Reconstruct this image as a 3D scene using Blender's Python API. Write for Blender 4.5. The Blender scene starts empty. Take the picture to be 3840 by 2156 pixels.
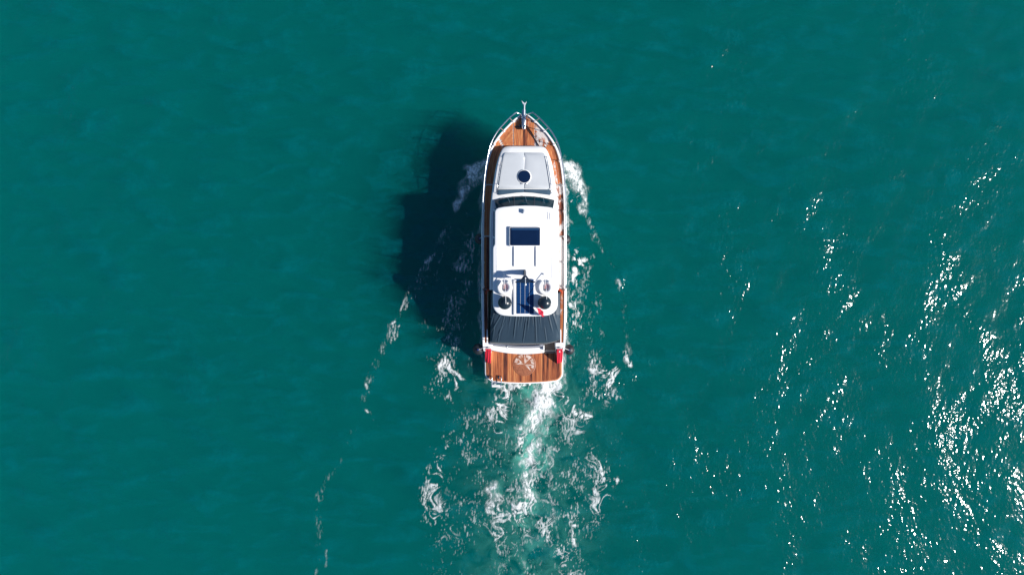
import bpy, bmesh, math, random
import numpy as np
from mathutils import Vector

random.seed(7)
rng = np.random.default_rng(11)
scene = bpy.context.scene
col = scene.collection

# ------------------------------------------------------------------ camera, sky, sun, exposure
CAM_H = 31.0                     # drone height above the water, looking straight down
cam_d = bpy.data.cameras.new('camera')
cam_d.lens = 24.0
cam_d.sensor_width = 36.0
cam_d.clip_start = 0.5
cam_d.clip_end = 6000.0
cam = bpy.data.objects.new('camera', cam_d)
cam.location = (0, 0, CAM_H)
cam.rotation_euler = (0, 0, 0)
col.objects.link(cam)
scene.camera = cam

SUN_ELEV = math.radians(35.5)
SUN_AZ = math.radians(-12.0)     # from +X towards -Y: right, a little below
sun_dir = Vector((math.cos(SUN_ELEV) * math.cos(SUN_AZ), math.cos(SUN_ELEV) * math.sin(SUN_AZ), math.sin(SUN_ELEV)))

world = bpy.data.worlds.new('World')
scene.world = world
world.use_nodes = True
wn = world.node_tree
wn.nodes.clear()
sky = wn.nodes.new('ShaderNodeTexSky')
sky.sky_type = 'NISHITA'
sky.sun_disc = False
sky.sun_elevation = SUN_ELEV
sky.sun_rotation = math.radians(90.0) - SUN_AZ
sky.air_density = 1.0
sky.dust_density = 0.1
sky.ozone_density = 7.0
bg = wn.nodes.new('ShaderNodeBackground')
bg.inputs['Strength'].default_value = 0.07
wo = wn.nodes.new('ShaderNodeOutputWorld')
wn.links.new(sky.outputs[0], bg.inputs[0])
wn.links.new(bg.outputs[0], wo.inputs[0])

sun_d = bpy.data.lights.new('sun', 'SUN')
sun_d.energy = 5.0
sun_d.angle = math.radians(0.53)
sun_d.color = (1.0, 0.95, 0.88)
sun = bpy.data.objects.new('sun', sun_d)
sun.rotation_euler = sun_dir.to_track_quat('Z', 'Y').to_euler()
sun.location = (20, -5, 30)
col.objects.link(sun)

scene.view_settings.view_transform = 'Standard'
scene.view_settings.look = 'None'
scene.view_settings.exposure = 0.45
scene.view_settings.gamma = 1.0
scene.render.engine = 'CYCLES'
scene.cycles.max_bounces = 8
scene.cycles.transparent_max_bounces = 12
scene.cycles.volume_bounces = 2
scene.cycles.caustics_reflective = False
scene.cycles.caustics_refractive = False
scene.cycles.sample_clamp_indirect = 4.0

# ------------------------------------------------------------------ measuring
F = 2560.0                        # focal length in photograph pixels
X0 = 0.52                         # boat centreline
def wx(px, z): return (px - 1920.0) * (CAM_H - z) / F
def wy(py, z): return (1078.0 - py) * (CAM_H - z) / F
def lx(px, z): return wx(px, z) - X0          # boat coordinates
def hw_m(hpx, z): return hpx * (CAM_H - z) / F

def curve(xs, ys):
    """smooth interpolation through the points (cubic Hermite), xs ascending"""
    xs = np.asarray(xs, float); ys = np.asarray(ys, float)
    d = np.diff(ys) / np.diff(xs)
    m = np.empty_like(ys)
    m[0], m[-1] = d[0], d[-1]
    m[1:-1] = np.where(d[:-1] * d[1:] > 0, 2 * d[:-1] * d[1:] / (d[:-1] + d[1:] + 1e-12), 0)
    def f(x):
        x = np.clip(x, xs[0], xs[-1])
        i = np.clip(np.searchsorted(xs, x) - 1, 0, len(xs) - 2)
        h = xs[i + 1] - xs[i]
        t = (x - xs[i]) / h
        return ((2*t**3 - 3*t**2 + 1) * ys[i] + (t**3 - 2*t**2 + t) * h * m[i]
                + (-2*t**3 + 3*t**2) * ys[i + 1] + (t**3 - t**2) * h * m[i + 1])
    return f

# ------------------------------------------------------------------ materials
def new_mat(name):
    m = bpy.data.materials.new(name)
    m.use_nodes = True
    nt = m.node_tree
    return m, nt, nt.nodes['Principled BSDF']

def N(nt, kind, **kw):
    n = nt.nodes.new(kind)
    for k, v in kw.items():
        if k in n.inputs.keys() if hasattr(n.inputs, 'keys') else False:
            n.inputs[k].default_value = v
        else:
            setattr(n, k, v)
    return n

def simple(name, color, rough=0.4, metal=0.0, var=0.06, scale=6.0, bump=0.0, bscale=60.0, coat=0.0, spec=0.5):
    m, nt, p = new_mat(name)
    L = nt.links
    tc = nt.nodes.new('ShaderNodeTexCoord')
    no = nt.nodes.new('ShaderNodeTexNoise')
    no.inputs['Scale'].default_value = scale
    no.inputs['Detail'].default_value = 5
    L.new(tc.outputs['Object'], no.inputs['Vector'])
    mx = nt.nodes.new('ShaderNodeMix'); mx.data_type = 'RGBA'
    a = [max(0, c * (1 - var)) for c in color]; b = [min(1, c * (1 + var)) for c in color]
    mx.inputs['A'].default_value = (*a, 1); mx.inputs['B'].default_value = (*b, 1)
    L.new(no.outputs['Fac'], mx.inputs['Factor'])
    L.new(mx.outputs['Result'], p.inputs['Base Color'])
    mr = nt.nodes.new('ShaderNodeMapRange')
    mr.inputs['To Min'].default_value = max(0.02, rough - 0.08); mr.inputs['To Max'].default_value = min(1, rough + 0.08)
    L.new(no.outputs['Fac'], mr.inputs['Value'])
    L.new(mr.outputs['Result'], p.inputs['Roughness'])
    p.inputs['Metallic'].default_value = metal
    p.inputs['Coat Weight'].default_value = coat
    p.inputs['Specular IOR Level'].default_value = spec
    if bump:
        n2 = nt.nodes.new('ShaderNodeTexNoise'); n2.inputs['Scale'].default_value = bscale; n2.inputs['Detail'].default_value = 3
        L.new(tc.outputs['Object'], n2.inputs['Vector'])
        bp = nt.nodes.new('ShaderNodeBump'); bp.inputs['Strength'].default_value = 1.0; bp.inputs['Distance'].default_value = bump
        L.new(n2.outputs['Fac'], bp.inputs['Height']); L.new(bp.outputs['Normal'], p.inputs['Normal'])
    return m

M = {}
M['gelcoat'] = simple('gelcoat', (0.84, 0.84, 0.84), 0.3, var=0.03, scale=2.0)
M['hull_white'] = simple('hull_white', (0.80, 0.80, 0.81), 0.3, var=0.05, scale=1.5)
M['deck_white'] = simple('deck_white', (0.62, 0.60, 0.57), 0.6, var=0.12, scale=5.0)
M['pad'] = simple('pad_grey', (0.51, 0.54, 0.57), 0.8, var=0.05, scale=3.0, bump=0.002, bscale=120)
M['pad_blue'] = simple('pad_slate', (0.035, 0.08, 0.13), 0.8, var=0.15, scale=8.0, bump=0.003, bscale=60)
M['steel'] = simple('stainless_steel', (0.72, 0.74, 0.76), 0.22, metal=1.0, var=0.05)
M['steel_blue'] = simple('satin_steel', (0.35, 0.45, 0.58), 0.35, metal=0.8, var=0.1)
M['galvanised'] = simple('galvanised_steel', (0.78, 0.80, 0.82), 0.35, metal=0.25, var=0.1)
M['rubber'] = simple('black_rubber', (0.010, 0.020, 0.032), 0.30, var=0.3)
M['rubber_worn'] = simple('black_rubber_matt', (0.02, 0.021, 0.026), 0.5, var=0.3)
M['navy'] = simple('navy_paint', (0.008, 0.02, 0.045), 0.35, var=0.2)
M['hatch_glass'] = simple('tinted_acrylic', (0.004, 0.015, 0.05), 0.09, var=0.2, scale=3)
M['window_glass'] = simple('smoked_glass', (0.001, 0.035, 0.055), 0.10, var=0.7, scale=5, spec=0.1)
M['red_cloth'] = simple('red_cloth', (0.60, 0.012, 0.035), 0.75, var=0.15, scale=14, bump=0.004, bscale=40)
M['crimson'] = simple('crimson_cloth', (0.45, 0.008, 0.035), 0.75, var=0.2, scale=20)
M['white_cloth'] = simple('white_cloth', (0.78, 0.77, 0.78), 0.8)
M['red_plastic'] = simple('red_plastic', (0.55, 0.05, 0.03), 0.45)
M['white_plastic'] = simple('white_plastic', (0.80, 0.80, 0.80), 0.4, var=0.03)
M['buoy_white'] = simple('buoy_vinyl', (0.78, 0.78, 0.79), 0.5, var=0.04)
M['dark_line'] = simple('dark_line_mat', (0.05, 0.02, 0.015), 0.9, var=0.3, scale=60)
M['cell'] = simple('solar_cell', (0.004, 0.035, 0.13), 0.18, var=0.25, scale=30)
M['cockpit'] = simple('cockpit_grey', (0.20, 0.17, 0.15), 0.6, var=0.2, scale=8)
M['seat_grey'] = simple('seat_vinyl', (0.30, 0.31, 0.36), 0.6, var=0.12, scale=8)
M['dash'] = simple('dash_dark', (0.06, 0.07, 0.08), 0.7, var=0.5, scale=9)
M['caulk'] = simple('caulk', (0.018, 0.012, 0.010), 0.8)
M['inlay_light'] = simple('inlay_maple', (0.52, 0.40, 0.33), 0.5, var=0.45, scale=9)
def inlay_mat():
    m, nt, p = new_mat('inlay_worn_maple_glare')
    L = nt.links
    tc = nt.nodes.new('ShaderNodeTexCoord')
    n = nt.nodes.new('ShaderNodeTexNoise'); n.inputs['Scale'].default_value = 4.5; n.inputs['Detail'].default_value = 7; n.inputs['Roughness'].default_value = 0.65
    L.new(tc.outputs['Object'], n.inputs['Vector'])
    r = nt.nodes.new('ShaderNodeValToRGB')
    r.color_ramp.elements[0].position = 0.38; r.color_ramp.elements[0].color = (0.34, 0.15, 0.08, 1)
    r.color_ramp.elements[1].position = 0.58; r.color_ramp.elements[1].color = (0.62, 0.53, 0.48, 1)  # pale end mixes worn maple with painted-in glare
    L.new(n.outputs['Fac'], r.inputs['Fac']); L.new(r.outputs['Color'], p.inputs['Base Color'])
    p.inputs['Roughness'].default_value = 0.55
    return m
M['inlay_light'] = inlay_mat()
M['inlay_dark'] = simple('inlay_walnut', (0.30, 0.105, 0.05), 0.5, var=0.5, scale=12)

def teak_mat(name, glare=0.0, tone=(0.9, 0.05)):
    """teak: grain along the length, every plank its own tone, starboard sun glare painted in as pale patches"""
    m, nt, p = new_mat(name)
    L = nt.links
    tc = nt.nodes.new('ShaderNodeTexCoord')
    oi = nt.nodes.new('ShaderNodeObjectInfo')
    mp = nt.nodes.new('ShaderNodeMapping'); mp.inputs['Scale'].default_value = (26, 1.3, 26)
    L.new(tc.outputs['Object'], mp.inputs['Vector'])
    ad = nt.nodes.new('ShaderNodeVectorMath'); ad.operation = 'ADD'
    L.new(mp.outputs[0], ad.inputs[0]); L.new(oi.outputs['Random'], ad.inputs[1])
    gr = nt.nodes.new('ShaderNodeTexNoise'); gr.inputs['Scale'].default_value = 1.0; gr.inputs['Detail'].default_value = 6
    L.new(ad.outputs[0], gr.inputs['Vector'])
    # plank tone
    rt = nt.nodes.new('ShaderNodeValToRGB')
    e = rt.color_ramp.elements
    e[0].position = 0.0; e[0].color = (0.06, 0.022, 0.018, 1)
    e[1].position = 1.0; e[1].color = (0.58, 0.25, 0.10, 1)
    for pos, c in ((0.22, (0.19, 0.055, 0.03, 1)), (0.45, (0.36, 0.11, 0.045, 1)), (0.72, (0.46, 0.155, 0.062, 1))):
        k = e.new(pos); k.color = c
    su = nt.nodes.new('ShaderNodeMath'); su.operation = 'MULTIPLY_ADD'
    L.new(gr.outputs['Fac'], su.inputs[0]); su.inputs[1].default_value = 1.7; su.inputs[2].default_value = -0.85
    s2 = nt.nodes.new('ShaderNodeMath'); s2.operation = 'MULTIPLY_ADD'
    L.new(oi.outputs['Random'], s2.inputs[0]); s2.inputs[1].default_value = tone[0]; s2.inputs[2].default_value = tone[1]
    s3 = nt.nodes.new('ShaderNodeMath'); s3.operation = 'ADD'
    L.new(su.outputs[0], s3.inputs[0]); L.new(s2.outputs[0], s3.inputs[1])
    L.new(s3.outputs[0], rt.inputs['Fac'])
    out = rt.outputs['Color']
    p.inputs['Roughness'].default_value = 0.5; p.inputs['Specular IOR Level'].default_value = 0.25
    if glare > 0:
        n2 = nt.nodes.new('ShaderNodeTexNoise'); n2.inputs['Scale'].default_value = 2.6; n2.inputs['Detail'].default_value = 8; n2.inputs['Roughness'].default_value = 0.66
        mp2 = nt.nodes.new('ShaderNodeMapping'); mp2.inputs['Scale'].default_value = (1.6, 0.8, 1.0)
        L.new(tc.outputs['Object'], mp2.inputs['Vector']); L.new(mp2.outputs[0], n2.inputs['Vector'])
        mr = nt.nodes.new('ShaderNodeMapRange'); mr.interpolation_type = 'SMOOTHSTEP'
        mr.inputs['From Min'].default_value = 0.62 - glare; mr.inputs['From Max'].default_value = 0.72 - glare
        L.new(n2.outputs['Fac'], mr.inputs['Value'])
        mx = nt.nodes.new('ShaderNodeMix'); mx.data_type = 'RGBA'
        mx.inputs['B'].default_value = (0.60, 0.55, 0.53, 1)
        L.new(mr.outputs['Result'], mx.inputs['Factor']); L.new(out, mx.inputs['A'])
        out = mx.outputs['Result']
    L.new(out, p.inputs['Base Color'])
    bp = nt.nodes.new('ShaderNodeBump'); bp.inputs['Distance'].default_value = 0.002
    L.new(gr.outputs['Fac'], bp.inputs['Height']); L.new(bp.outputs['Normal'], p.inputs['Normal'])
    return m

M['teak'] = teak_mat('teak')
M['teak_gold'] = teak_mat('teak_golden', 0.0, (0.35, 0.55))
M['teak_glare_low'] = teak_mat('teak_light_glare', 0.05, (0.5, 0.4))
M['teak_glare_mid'] = teak_mat('teak_medium_glare', 0.125)
M['teak_glare_high'] = teak_mat('teak_strong_glare', 0.20)

M['teak_strong_glare'] = teak_mat('teak_full_glare', 0.30)

def canvas_mat():
    m, nt, p = new_mat('slate_canvas')
    L = nt.links
    tc = nt.nodes.new('ShaderNodeTexCoord')
    no = nt.nodes.new('ShaderNodeTexNoise'); no.inputs['Scale'].default_value = 2.2; no.inputs['Detail'].default_value = 6
    L.new(tc.outputs['Object'], no.inputs['Vector'])
    mx = nt.nodes.new('ShaderNodeMix'); mx.data_type = 'RGBA'
    mx.inputs['A'].default_value = (0.009, 0.030, 0.052, 1); mx.inputs['B'].default_value = (0.022, 0.044, 0.07, 1)
    L.new(no.outputs['Fac'], mx.inputs['Factor']); L.new(mx.outputs['Result'], p.inputs['Base Color'])
    p.inputs['Roughness'].default_value = 0.5
    p.inputs['Sheen Weight'].default_value = 0.15
    return m
M['canvas'] = canvas_mat()

# ------------------------------------------------------------------ mesh helpers
def link(o, parent=None):
    col.objects.link(o)
    if parent is not None:
        o.parent = parent
    return o

def mesh_obj(name, verts, faces, mat, parent=None, smooth=True, angle=40.0, bevel=0.0, seg=2):
    me = bpy.data.meshes.new(name)
    me.from_pydata([tuple(map(float, v)) for v in verts], [], faces)
    bm = bmesh.new(); bm.from_mesh(me)
    bmesh.ops.recalc_face_normals(bm, faces=bm.faces)
    bm.to_mesh(me); bm.free()
    me.materials.append(mat)
    if smooth:
        me.shade_smooth()
        me.set_sharp_from_angle(angle=math.radians(angle))
    o = bpy.data.objects.new(name, me)
    link(o, parent)
    if bevel:
        b = o.modifiers.new('bevel', 'BEVEL'); b.width = bevel; b.segments = seg; b.limit_method = 'ANGLE'; b.angle_limit = math.radians(35)
        b.harden_normals = False
    return o

def ring_loft(rings, cap0=False, cap1=False, closed=True):
    v = []; f = []
    n = len(rings[0])
    for r in rings: v.extend(r)
    for k in range(len(rings) - 1):
        for i in range(n if closed else n - 1):
            j = (i + 1) % n
            f.append((k*n + i, k*n + j, (k+1)*n + j, (k+1)*n + i))
    if cap0: f.append(tuple(range(n))[::-1])
    if cap1: f.append(tuple((len(rings)-1)*n + i for i in range(n)))
    return v, f

def box_vf(cx, cy, cz, sx, sy, sz):
    v = [(cx + a*sx/2, cy + b*sy/2, cz + c*sz/2) for c in (-1, 1) for a, b in ((-1,-1),(1,-1),(1,1),(-1,1))]
    f = [(3,2,1,0), (4,5,6,7), (0,1,5,4), (1,2,6,5), (2,3,7,6), (3,0,4,7)]
    return v, f

def box(name, c, s, mat, parent, bevel=0.01):
    v, f = box_vf(*c, *s)
    return mesh_obj(name, v, f, mat, parent, bevel=bevel)

def tube_vf(pts, r, sides=8, cap=True):
    pts = [Vector(p) for p in pts]
    rr = r if isinstance(r, (list, tuple)) else [r] * len(pts)
    rings = []
    up = Vector((0, 0, 1))
    for i, p in enumerate(pts):
        d = (pts[min(i+1, len(pts)-1)] - pts[max(i-1, 0)]).normalized()
        a = d.cross(up)
        if a.length < 1e-3: a = d.cross(Vector((1, 0, 0)))
        a.normalize(); b = a.cross(d).normalized()
        rings.append([p + (a*math.cos(t) + b*math.sin(t)) * rr[i] for t in [2*math.pi*k/sides for k in range(sides)]])
    return ring_loft(rings, cap, cap)

def tube(name, pts, r, mat, parent, sides=8):
    v, f = tube_vf(pts, r, sides)
    return mesh_obj(name, v, f, mat, parent, angle=60)

def merge(*vfs):
    V = []; Fc = []
    for v, f in vfs:
        o = len(V); V.extend(v); Fc.extend(tuple(i + o for i in q) for q in f)
    return V, Fc

def sphere_vf(c, r, nu=28, nv=16, sq=1.0):
    v = [(c[0], c[1], c[2] + r*sq)]; f = []
    for j in range(1, nv):
        th = math.pi * j / nv
        for i in range(nu):
            ph = 2*math.pi*i/nu
            v.append((c[0] + r*math.sin(th)*math.cos(ph), c[1] + r*math.sin(th)*math.sin(ph), c[2] + r*sq*math.cos(th)))
    v.append((c[0], c[1], c[2] - r*sq))
    for i in range(nu): f.append((0, 1+i, 1+(i+1) % nu))
    for j in range(nv-2):
        for i in range(nu):
            a = 1+j*nu+i; b = 1+j*nu+(i+1) % nu
            f.append((a, a+nu, b+nu, b))
    e = len(v)-1; s = 1+(nv-2)*nu
    for i in range(nu): f.append((s+i, e, s+(i+1) % nu))
    return v, f

def round_corners(pts, rad, seg=6):
    """polygon with rounded corners; rad a number or one per corner"""
    out = []
    n = len(pts)
    for i in range(n):
        p0, p1, p2 = Vector(pts[i-1]), Vector(pts[i]), Vector(pts[(i+1) % n])
        r = rad[i] if isinstance(rad, (list, tuple)) else rad
        if r <= 0: out.append((p1.x, p1.y)); continue
        d0 = p0 - p1; d2 = p2 - p1
        t = min(r, d0.length*0.49, d2.length*0.49)
        a = p1 + d0.normalized()*t; b = p1 + d2.normalized()*t
        for k in range(seg+1):
            u = k/seg
            q = a*(1-u)**2 + p1*2*u*(1-u) + b*u*u
            out.append((q.x, q.y))
    return out

def inset(poly, d):
    n = len(poly); P = [Vector(p) for p in poly]
    area = sum(P[i].x*P[(i+1) % n].y - P[(i+1) % n].x*P[i].y for i in range(n))
    sg = 1 if area > 0 else -1
    out = []
    for i in range(n):
        e0 = (P[i]-P[i-1]); e1 = (P[(i+1) % n]-P[i])
        n0 = Vector((-e0.y, e0.x)).normalized()*sg if e0.length > 1e-9 else Vector((0, 0))
        n1 = Vector((-e1.y, e1.x)).normalized()*sg if e1.length > 1e-9 else n0
        if e0.length <= 1e-9: n0 = n1
        m = (n0+n1)
        if m.length < 1e-6: m = n0
        m.normalize()
        k = max(0.4, m.dot(n0))
        q = P[i] + m*(d/k)
        out.append((q.x, q.y))
    return out

def pillow_vf(outline, ztop, zbot, r, seg=4, rim=(0.75, 0.5, 0.25), flare=0.0):
    """slab over an outline: sides from zbot up, edge rolled with radius r, top following ztop(x, y)"""
    zt = ztop if callable(ztop) else (lambda x, y: ztop)
    zb = zbot if callable(zbot) else (lambda x, y: zbot)
    cx = sum(p[0] for p in outline)/len(outline); cy = sum(p[1] for p in outline)/len(outline)
    rings = []
    base = inset(outline, -flare) if flare else outline
    rings.append([(x, y, zb(x, y)) for x, y in base])
    for k in range(seg+1):
        a = math.pi/2*k/seg
        q = inset(outline, r*(1-math.cos(a)))
        rings.append([(x, y, zt(x, y) - r*(1-math.sin(a))) for x, y in q])
    last = [(x, y) for x, y, z in rings[-1]]
    for s in rim:
        rings.append([(cx+(x-cx)*s, cy+(y-cy)*s, zt(cx+(x-cx)*s, cy+(y-cy)*s)) for x, y in last])
    v, f = ring_loft(rings, True, False)
    n = len(outline); o = (len(rings)-1)*n
    v.append((cx, cy, zt(cx, cy))); c = len(v)-1
    for i in range(n): f.append((o+i, o+(i+1) % n, c))
    return v, f

def pillow(name, outline, ztop, zbot, r, mat, parent, **kw):
    v, f = pillow_vf(outline, ztop, zbot, r, **kw)
    return mesh_obj(name, v, f, mat, parent, angle=50)

def disc_outline(cx, cy, r, n=32, ry=None):
    return [(cx+r*math.cos(2*math.pi*i/n), cy+(ry or r)*math.sin(2*math.pi*i/n)) for i in range(n)]

def thing(name, label, cat, loc=(0, 0, 0), group=None):
    o = bpy.data.objects.new(name, None)
    o.empty_display_size = 0.3
    o.location = loc
    o['label'] = label; o['category'] = cat
    if group: o['group'] = group
    col.objects.link(o)
    return o

def part_empty(name, parent):
    o = bpy.data.objects.new(name, None); o.empty_display_size = 0.2
    return link(o, parent)

# ------------------------------------------------------------------ water surface
def seg_dist(x, y, pts):
    """distance to a polyline, signed side and position along it (0..1)"""
    best = np.full(x.shape, 1e9); side = np.zeros_like(x); along = np.zeros_like(x)
    ln = [math.hypot(pts[i+1][0]-pts[i][0], pts[i+1][1]-pts[i][1]) for i in range(len(pts)-1)]
    tot = sum(ln); acc = 0
    for i in range(len(pts)-1):
        ax, ay = pts[i]; bx, by = pts[i+1]
        dx, dy = bx-ax, by-ay
        t = np.clip(((x-ax)*dx+(y-ay)*dy)/(dx*dx+dy*dy), 0, 1)
        qx, qy = ax+t*dx, ay+t*dy
        d = np.hypot(x-qx, y-qy)
        m = d < best
        best = np.where(m, d, best)
        side = np.where(m, np.sign((x-qx)*dy-(y-qy)*dx), side)
        along = np.where(m, (acc+t*ln[i])/tot, along)
        acc += ln[i]
    return best, side, along

def PW(*p): return [(wx(a, 0), wy(b, 0)) for a, b in p]
crest_left = PW((1800, 640), (1745, 690), (1715, 770), (1640, 920), (1560, 1050), (1490, 1180), (1430, 1300), (1385, 1430), (1330, 1580), (1250, 1760), (1190, 1930), (1180, 2200), (1150, 2500))
crest_right = PW((2125, 640), (2165, 690), (2190, 780), (2245, 890), (2300, 1000), (2345, 1120), (2380, 1300), (2450, 1420), (2520, 1520), (2590, 1680), (2660, 1850), (2720, 2010), (2790, 2200), (2880, 2500))

wave_rng = np.random.default_rng(5)
WAVES = []
for lam, amp, cnt in ((9.0, 0.016, 4), (5.0, 0.011, 6), (2.8, 0.007, 9), (1.6, 0.0042, 12), (0.95, 0.0026, 16)):
    for _ in range(cnt):
        th = wave_rng.normal(math.radians(-24), math.radians(44))
        l = lam * wave_rng.uniform(0.75, 1.3)
        WAVES.append((2*math.pi/l*math.cos(th), 2*math.pi/l*math.sin(th), wave_rng.uniform(0, 2*math.pi), amp*wave_rng.uniform(0.5, 1.2)))

def gauss(d, s): return np.exp(-(d/s)**2)

def water_h(x, y):
    h = np.zeros_like(x)
    fade = 1.0/(1.0+(np.hypot(x, y)/120.0)**2)
    for kx, ky, ph, a in WAVES:
        h += a*np.sin(kx*x+ky*y+ph)
    h *= fade
    for pts, k in ((crest_left, 1.0), (crest_right, 1.0)):
        d, s, t = seg_dist(x, y, pts)
        brk = 0.55+0.45*np.sin(t*61+2*np.sin(t*23))*np.sin(t*37+1)
        h += brk*(0.040*k*gauss(d, 0.24)*np.clip(1-t*0.7, 0.15, 1) - 0.012*k*gauss(d-0.5, 0.3)*np.clip(1-t, 0, 1))
        h += 0.10*gauss(d, 0.22)*gauss(t, 0.07)
    # churned water behind the stern
    dx = (x-X0)/1.6
    env = np.exp(-dx*dx)*np.clip((-y-3.6)/1.0, 0, 1)*np.exp(-np.clip(-y-4.4, 0, 99)/6.0)
    h += env*0.05*(np.sin(x*5.1+1.3*np.sin(y*2.2))+np.sin(y*4.3+1.7*np.sin(x*3.1)))*0.7
    return h

def graded(a, b, step, far, growth=1.18):
    c = list(np.arange(a, b+step/2, step))
    lo = []; d = step; x = a
    while x > -far: d *= growth; x -= d; lo.append(x)
    hi = []; d = step; x = c[-1]
    while x < far: d *= growth; x += d; hi.append(x)
    return np.array(lo[::-1]+c+hi)

def grid_mesh(name, gx, gy, z):
    nx, ny = len(gx), len(gy)
    X, Y = np.meshgrid(gx, gy)
    co = np.stack([X.ravel(), Y.ravel(), z.ravel()], 1).astype(np.float32)
    idx = np.arange(nx*ny).reshape(ny, nx)
    q = np.stack([idx[:-1, :-1], idx[:-1, 1:], idx[1:, 1:], idx[1:, :-1]], -1).reshape(-1, 4).astype(np.int32)
    return co, q

def fast_mesh(name, co, q, tris=None):
    me = bpy.data.meshes.new(name)
    nt_ = 0 if tris is None else len(tris)
    me.vertices.add(len(co)); me.vertices.foreach_set('co', np.ascontiguousarray(co, np.float32).ravel())
    li = q.ravel().astype(np.int32) if not nt_ else np.concatenate([q.ravel(), tris.ravel()]).astype(np.int32)
    me.loops.add(len(li)); me.loops.foreach_set('vertex_index', li)
    ls = np.arange(0, q.size, 4, dtype=np.int32)
    if nt_: ls = np.concatenate([ls, q.size+np.arange(0, tris.size, 3, dtype=np.int32)]).astype(np.int32)
    me.polygons.add(len(ls)); me.polygons.foreach_set('loop_start', ls)
    me.update(calc_edges=True); me.validate()
    me.shade_smooth()
    return me

gx = graded(-25, 25, 0.09, 2600); gy = graded(-15, 15, 0.09, 2600)
X, Y = np.meshgrid(gx, gy)
Z = water_h(X, Y)
co, q = grid_mesh('water', gx, gy, Z)
# close the body of water with sides and a sea bed far below
nx, ny = len(gx), len(gy)
gi = np.arange(nx*ny).reshape(ny, nx)
loop = np.concatenate([gi[0, :-1], gi[:-1, -1], gi[-1, :0:-1], gi[:0:-1, 0]])
low = co[loop].copy(); low[:, 2] = -25.0
nb = len(co); co = np.concatenate([co, low, np.array([[0, 0, -25.0]], np.float32)])
kk = np.arange(len(loop)); k1 = (kk+1) % len(loop)
q = np.concatenate([q, np.stack([loop[kk], nb+kk, nb+k1, loop[k1]], 1)])
tri = np.stack([nb+k1, nb+kk, np.full(len(loop), len(co)-1)], 1)
water_me = fast_mesh('water', co, q, tri)

# air beaten into the water by the propellers makes it paler
AERATED = [((2030, 1440), (2020, 1520), (2000, 1620), (1990, 1720), 85, 1.0), ((2075, 1450), (2070, 1480), 40, 0.7),
           ((1985, 1880), (1960, 1930), 60, 0.85), ((1850, 1830), (1860, 1850), 35, 0.55), ((2010, 1990), (2030, 1970), 45, 0.4),
           ((2040, 1700), (2050, 1720), 60, 0.35), ((1900, 1480), (2080, 1480), 60, 0.35), ((2120, 1480), (2140, 1480), 70, 0.2), ((2000, 1500), (1990, 2100), 190, 0.3)]
aer = np.zeros(X.shape)
for s in AERATED:
    pts = PW(*s[:-2]); d, _, _ = seg_dist(X, Y, pts)
    aer = np.maximum(aer, s[-1]*gauss(d, s[-2]*CAM_H/F))
at = water_me.attributes.new('aeration', 'FLOAT', 'POINT')
at.data.foreach_set('value', np.concatenate([aer.ravel(), np.zeros(len(loop)+1)]).astype(np.float32))

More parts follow.
